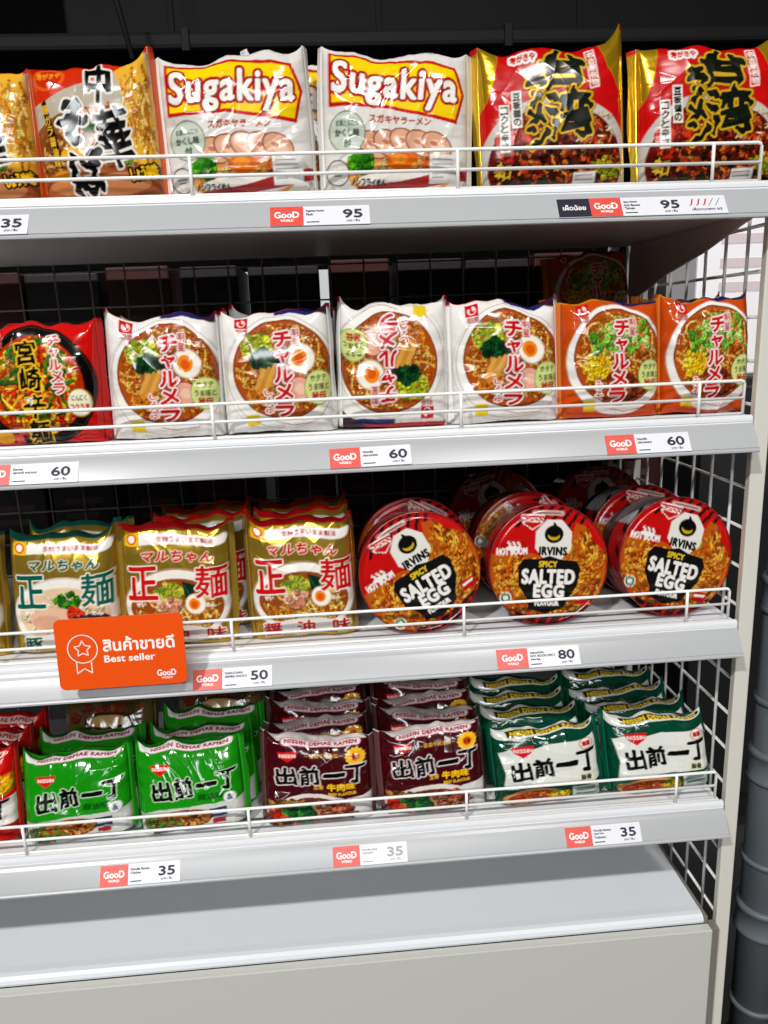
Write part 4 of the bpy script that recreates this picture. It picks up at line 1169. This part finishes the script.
# lowest shelf
z = ZT[3]
g1, g2, g3 = 'front bags on the lowest shelf', 'second row on the lowest shelf', 'rear bags on the lowest shelf'
DGa, DGb = Bag(A_DG, .132, .092, .037, 41, crease=1.2, slump=.40, ex=3.6, q0=.13), Bag(A_DG, .132, .094, .037, 42, crease=1.3, slump=.40, ex=3.6, q0=.13)
DMa, DMb = Bag(A_DM, .136, .098, .037, 43, crease=1.2, slump=.28, ex=3.6, q0=.13), Bag(A_DM, .132, .100, .037, 44, crease=1.2, slump=.28, ex=3.6, q0=.13)
DDa, DDb = Bag(A_DD, .138, .088, .037, 45, crease=1.2, slump=.28, ex=3.6, q0=.13), Bag(A_DD, .134, .092, .037, 46, crease=1.2, slump=.28, ex=3.6, q0=.13)
DRa, BRa = Bag(A_DR, .124, .108, .036, 47, slump=.28, ex=3.4, q0=.12), Bag(A_BR, .122, .110, .036, 48, slump=.35)
place_bag('noodle_bag', DRa, -.4780, .052, z, 3, -3, 0, 'red and white bag cut off by the left picture edge, next to green', group=g1)
for row, (yy_, le, grp) in enumerate(((.0515, 2, g1), (.0960, 2, g2), (.1405, 2, g3))):
    nth = ['', 'second in line, ', 'shadowed, third in line, '][row]
    o = row * .004
    if row < 2:
        place_bag('noodle_bag', (DGa, DGb)[row], -.3400 + o, yy_, z, le, -5 + row, 0, ('bright green bag beside the red one at the left', 'bright green bag second in line behind the green bag near the red one')[row], group=grp)
    place_bag('noodle_bag', (DGb, DGa, DGb)[row], -.1980 + 2 * o, yy_, z, le, -5 + row, 0, ('bright green bag beside the maroon bag', 'bright green bag second in line behind the green bag near the maroon one', 'shadowed green bag third in line behind the green bag near the maroon one')[row], group=grp)
    place_bag('noodle_bag', (DMa, DMb, DMa)[row], -.0390 + o * .5, yy_ - .001, z, le, -row, 0, ('maroon bag with yellow flower badge, beside the bright green bag', 'maroon bag second in line in the row next to the green bags', 'shadowed maroon bag third in line in the row next to the green bags')[row], group=grp)
    place_bag('noodle_bag', (DMb, DMa, DMb)[row], .1110 + o * .5, yy_ + .001, z, le, -2, 0, ('maroon bag with yellow flower badge, beside the dark green bag', 'maroon bag second in line in the row next to dark green', 'shadowed maroon bag third in line in the row next to dark green')[row], group=grp)
    place_bag('noodle_bag', (DDa, DDb, DDb)[row], .2625 - o * 1.5, yy_ + .001, z, le, -3, 0, ('dark green and white bag beside the maroon bag', 'dark green and white bag second in line beside the maroon row', 'shadowed dark green bag third in line beside the maroon row')[row], group=grp)
    place_bag('noodle_bag', (DDb, DDa, DDa)[row], .4140 - o * 2.2, yy_ + .006, z, le, -2, 0, ('dark green and white bag at the right end of the shelf', 'dark green and white bag second in line at the right end', 'shadowed dark green bag third in line at the right end')[row], group=grp)
place_bag('noodle_bag', DRa, -.474, .097, z, 2, -3, 0, 'red bag behind the red and white bag at the left edge', group=g2)
place_bag('noodle_bag', DRa, -.470, .142, z, 1, -3, 0, 'rearmost red bag at the left edge', group=g3)
place_bag('noodle_bag', BRa, -.3280, .160, z, 1, -2, 0, 'dull brown bag in shadow behind the two green bags by the red one', group=g3)
place_bag('noodle_bag', BRa, -.1800, .190, z, 1, 0, 0, 'dull brown bag at the back behind three green bags', group=g3)
place_bag('noodle_bag', DMb, -.0360, .190, z, 1, -1, 0, 'dim maroon bag fourth in line beside the green bags', group=g3)
place_bag('noodle_bag', DMa, .1130, .190, z, 1, -1, 0, 'dim maroon bag fourth in line beside dark green bags', group=g3)
place_bag('noodle_bag', DDb, .2560, .190, z, 1, -1, 0, 'dim dark green bag fourth in line beside the maroon bags', group=g3)
place_bag('noodle_bag', DDb, .3980, .198, z, 1, -1, 0, 'dim dark green bag fourth in line at the right end', group=g3)

# ================================================================== beyond the rack
# opposite side of the rack: dim cartons behind the wire grid
M_CART = [mat('dark_red_carton', (66, 18, 20), .6, vary=.15, bscale=25), mat('charcoal_carton', (36, 30, 30), .6, vary=.15, bscale=25), mat('brown_carton', (56, 32, 26), .6, vary=.15, bscale=25)]
M_CPR = mat('carton_print', (84, 66, 64), .6)
for lvl, zz in ((0, 1.105), (1, .855)):
    t = empty('rear_shelf_board', (-.05, .52, zz)); tag(t, ['dim shelf of the next aisle behind the second shelf, holding dark cartons', 'dim shelf of the next aisle behind the third shelf, holding dark red cartons'][lvl], 'shelf', 'shelf boards of the next aisle')
    bm = bmesh.new(); add_box(bm, -.75, .60, -.105, .105, -.02, 0, .002); mesh_obj('board', bm, M_BLACK, t)
    bm = bmesh.new(); add_box(bm, -.75, .60, .105, .112, -.035, .004, .002); mesh_obj('front_lip', bm, M_BLACK, t)
def carton(x, z, w, h, m, label, group):
    t = empty('carton', (x, .52, z)); tag(t, label, 'carton', group)
    bm = bmesh.new(); add_box(bm, -w / 2, w / 2, -.09, .09, 0, h, .003); mesh_obj('box', bm, M_CART[m], t)
    bm = bmesh.new()
    for i in range(3): add_box(bm, -w * .3, w * (.3 - .1 * i), -.0906, -.0898, h * (.66 - .12 * i), h * (.71 - .12 * i))
    mesh_obj('print', bm, M_CPR, t)
    bm = bmesh.new(); add_box(bm, -w / 2 + .004, w / 2 - .004, -.012, .012, h, h + .0006); mesh_obj('tape', bm, M_CPR, t)
xs = [-.62, -.515, -.405, -.285, -.175, -.045, .06, .17, .285, .40, .51]
where = ['far left', 'second from left', 'left of the first bright gap', 'right of the first bright gap', 'by the second bright gap', 'left of the upside-down bag', 'above the upside-down bag', 'right of the upside-down bag', 'above the orange bag', 'behind the leaning orange bag', 'in the right corner']
gaps = [-.72, -.58, -.455, -.338, -.226, -.122, .004, .115, .225, .335, .445, .56]
for i in range(11):
    x, w_ = (gaps[i] + gaps[i + 1]) / 2, gaps[i + 1] - gaps[i]
    carton(x, 1.105, w_ - (.016 if 2 < i < 7 else .006), .252 - .003 * (i % 3), (1, 0, 1, 0, 1, 1, 0, 1, 1, 0, 1)[i], 'dim carton behind the wire grid of the second shelf, ' + where[i], 'dim cartons behind the second shelf')
where = ['far left', 'second from left', 'behind the teal bag', 'behind the sign', 'behind the gold red bags', 'behind the bag by the bowl', 'behind the first bowl', 'left of the middle bowl', 'behind the middle bowl', 'behind the right bowl', 'in the right corner']
for i, x in enumerate(xs):
    carton(x, .855, .100, .205 - .01 * (i % 2), 0 if i > 3 else 1, 'dim carton behind the wire grid of the third shelf, ' + where[i], 'dim cartons behind the third shelf')

slab('dark_gap_backing', -.75, .30, 1.60, 1.66, 0, 1.14, M_BLACK)  # added dark lower part, keeps gaps behind the third shelf dark
slab('bright_gap_backing_1', -.75, .30, 1.60, 1.66, 1.14, 1.43, M_WHITE)  # white panel added so the gaps between the cartons show bright

# a bag thrown on top at the back of the second shelf and the bags that carry it
g = 'spare orange bags at the back of the second shelf'
OC = Bag(A_CHO, .114, .112, .036, 27, ear=.03, slump=.12)
place_bag('noodle_bag', OA, .385, .232, ZT[1], 90, 0, 0, 'orange bag lying flat at the back, undermost of the back corner pile', group=g)
place_bag('noodle_bag', OB, .380, .232, ZT[1] + .043, 90, 0, 0, 'orange bag lying flat at the back, under the upright one', group=g)
place_bag('noodle_bag', OC, .385, .285, ZT[1] + .087, 3, -4, 0, 'dim orange bag upright on the pile in the back corner, high above the row', group=g)

# grey ribbed pipe column right of the rack
t = empty('ribbed_pipe', (.610, .115, 0)); tag(t, 'slate grey ribbed plastic pipe standing right of the cream upright', 'pipe')
bm = bmesh.new(); n = 40; prof = []
def lathe(bm, prof, n=40):
    rings = [[bm.verts.new((r * math.cos(2 * math.pi * k / n), r * math.sin(2 * math.pi * k / n), z)) for k in range(n)] for r, z in prof]
    for a, b in zip(rings, rings[1:]):
        for k in range(n): bm.faces.new((a[k], a[(k + 1) % n], b[(k + 1) % n], b[k]))
    bm.faces.new(rings[0][::-1]); bm.faces.new(rings[-1])
    bmesh.ops.recalc_face_normals(bm, faces=bm.faces[:])
lathe(bm, [(.033, 0), (.033, 1.25)]); mesh_obj('pipe_tube', bm, M_PIPE, t, True)
for q in range(5):
    z0 = .095 + q * .255
    for nm, z1 in (('collar', z0), ('ring', z0 + .12)):
        bm = bmesh.new()
        if nm == 'collar': lathe(bm, [(.033, z1 - .004), (.037, z1 - .003), (.039, z1), (.0385, z1 + .004), (.0365, z1 + .006), (.036, z1 + .036), (.0385, z1 + .038), (.0395, z1 + .042), (.038, z1 + .046), (.033, z1 + .047)])
        else: lathe(bm, [(.033, z1 - .003), (.0365, z1 - .002), (.037, z1 + .002), (.0365, z1 + .005), (.033, z1 + .006)])
        mesh_obj(nm, bm, M_PIPE, t, True)

# black cabinet with white cartons on it, past the side panel
t = empty('black_cabinet', (1.25, 1.15, 0)); tag(t, 'black cabinet in the dark beyond the right side wire grid', 'cabinet')
bm = bmesh.new(); add_box(bm, -.45, .6, -.35, .6, .08, 1.12, .006); mesh_obj('carcass', bm, M_BLACK, t)
bm = bmesh.new(); add_box(bm, -.42, .57, -.32, .57, 0, .08); mesh_obj('plinth', bm, M_BLACK, t)
for s in (0, 1):
    bm = bmesh.new(); add_box(bm, -.44 + s * .52, .07 + s * .52, -.368, -.35, .1, 1.10, .004); d = mesh_obj('door', bm, M_BLACK, t)
    bm = bmesh.new(); add_box(bm, .02 + s * .08, .035 + s * .08, -.395, -.37, .5, .75, .003); mesh_obj('handle', bm, M_GWIRE, d)
M_WC = mat('white_carton_card', (236, 232, 234), .5, vary=.03, bscale=8)
M_PK = mat('pale_carton_print', (206, 190, 194), .5)
for i, (x, lab) in enumerate(((.96, 'white carton nearest the wire grid, on the black cabinet'), (1.27, 'white carton in the middle on the black cabinet'), (1.58, 'white carton farthest right on the black cabinet'))):
    t = empty('white_carton', (x, 1.05, 1.12)); tag(t, lab, 'carton', 'white cartons on the black cabinet')
    bm = bmesh.new(); add_box(bm, -.15, .15, -.2, .2, 0, .50, .005); mesh_obj('box', bm, M_WC, t)
    bm = bmesh.new()
    for q in range(3): add_box(bm, -.1, .1 - .03 * q, -.2006, -.1998, .28 - .05 * q, .30 - .05 * q)
    mesh_obj('print', bm, M_PK, t)
    bm = bmesh.new(); add_box(bm, -.151, -.1502, -.12, .12, .12, .16); add_box(bm, -.151, -.1502, -.05, .1, .2, .3); mesh_obj('side_print', bm, M_PK, t)

# ================================================================== light, world, camera
def area(name, loc, target, size, sizey, power, col=(1, 1, 1)):
    L = bpy.data.lights.new(name, 'AREA'); L.shape = 'RECTANGLE'; L.size = size; L.size_y = sizey; L.energy = power; L.color = col
    o = bpy.data.objects.new(name, L); link(o); o.location = loc
    d = Vector(target) - Vector(loc); o.rotation_euler = d.to_track_quat('-Z', 'Y').to_euler()
    return o
def spot(name, loc, target, power, deg, col=(1, 1, 1), rad=.15):
    L = bpy.data.lights.new(name, 'SPOT'); L.energy = power; L.color = col; L.spot_size = math.radians(deg); L.spot_blend = .4; L.shadow_soft_size = rad
    o = bpy.data.objects.new(name, L); link(o); o.location = loc
    o.rotation_euler = (Vector(target) - Vector(loc)).to_track_quat('-Z', 'Y').to_euler()
area('ceiling_lamp_left', (-2.5, -4.0, 5.35), (-2.5, -3.99, 0), .50, .22, 365, (1, .99, .97))
area('ceiling_lamp_right', (1.3, -4.0, 5.35), (1.3, -3.99, 0), .50, .22, 160, (1, .97, .92))
area('far_aisle_lamp', (-.5, -6.5, 4.2), (0, 0, .8), 4.0, .6, 215, (.95, .98, 1))
spot('backing_fill_spot', (-.2, 1.0, 3.6), (-.2, 1.6, 1.3), 30, 36)  # added lamp, narrow cone to brighten the white panel behind the gaps
spot('carton_fill_spot', (.72, .35, 3.4), (1.1, 1.0, 1.35), 210, 30)  # added lamp, narrow cone to brighten the white cartons

w = bpy.data.worlds.new('World'); scene.world = w; w.use_nodes = True
w.node_tree.nodes['Background'].inputs['Color'].default_value = (.9, .95, 1, 1)
w.node_tree.nodes['Background'].inputs['Strength'].default_value = .015

yaw, pit, rol = (math.radians(a) for a in (3.8332, 13.5299, -2.2150))
f = Vector((math.sin(yaw) * math.cos(pit), math.cos(yaw) * math.cos(pit), -math.sin(pit)))
r = Vector((math.cos(yaw), -math.sin(yaw), 0)); u = r.cross(f)
r2 = r * math.cos(rol) + u * math.sin(rol); u2 = -r * math.sin(rol) + u * math.cos(rol)
cam = bpy.data.cameras.new('camera'); co = bpy.data.objects.new('camera', cam); link(co)
co.matrix_world = Matrix(((r2.x, u2.x, -f.x, 0), (r2.y, u2.y, -f.y, -.8168), (r2.z, u2.z, -f.z, 1.25), (0, 0, 0, 1)))
cam.sensor_fit = 'HORIZONTAL'; cam.sensor_width = 36; cam.lens = 761.71 / 768 * 36
cam.clip_start = .02
scene.camera = co

vs = scene.view_settings
vs.view_transform = 'Standard'; vs.look = 'None'; vs.gamma = 1; vs.exposure = 0.0; vs.use_curve_mapping = False
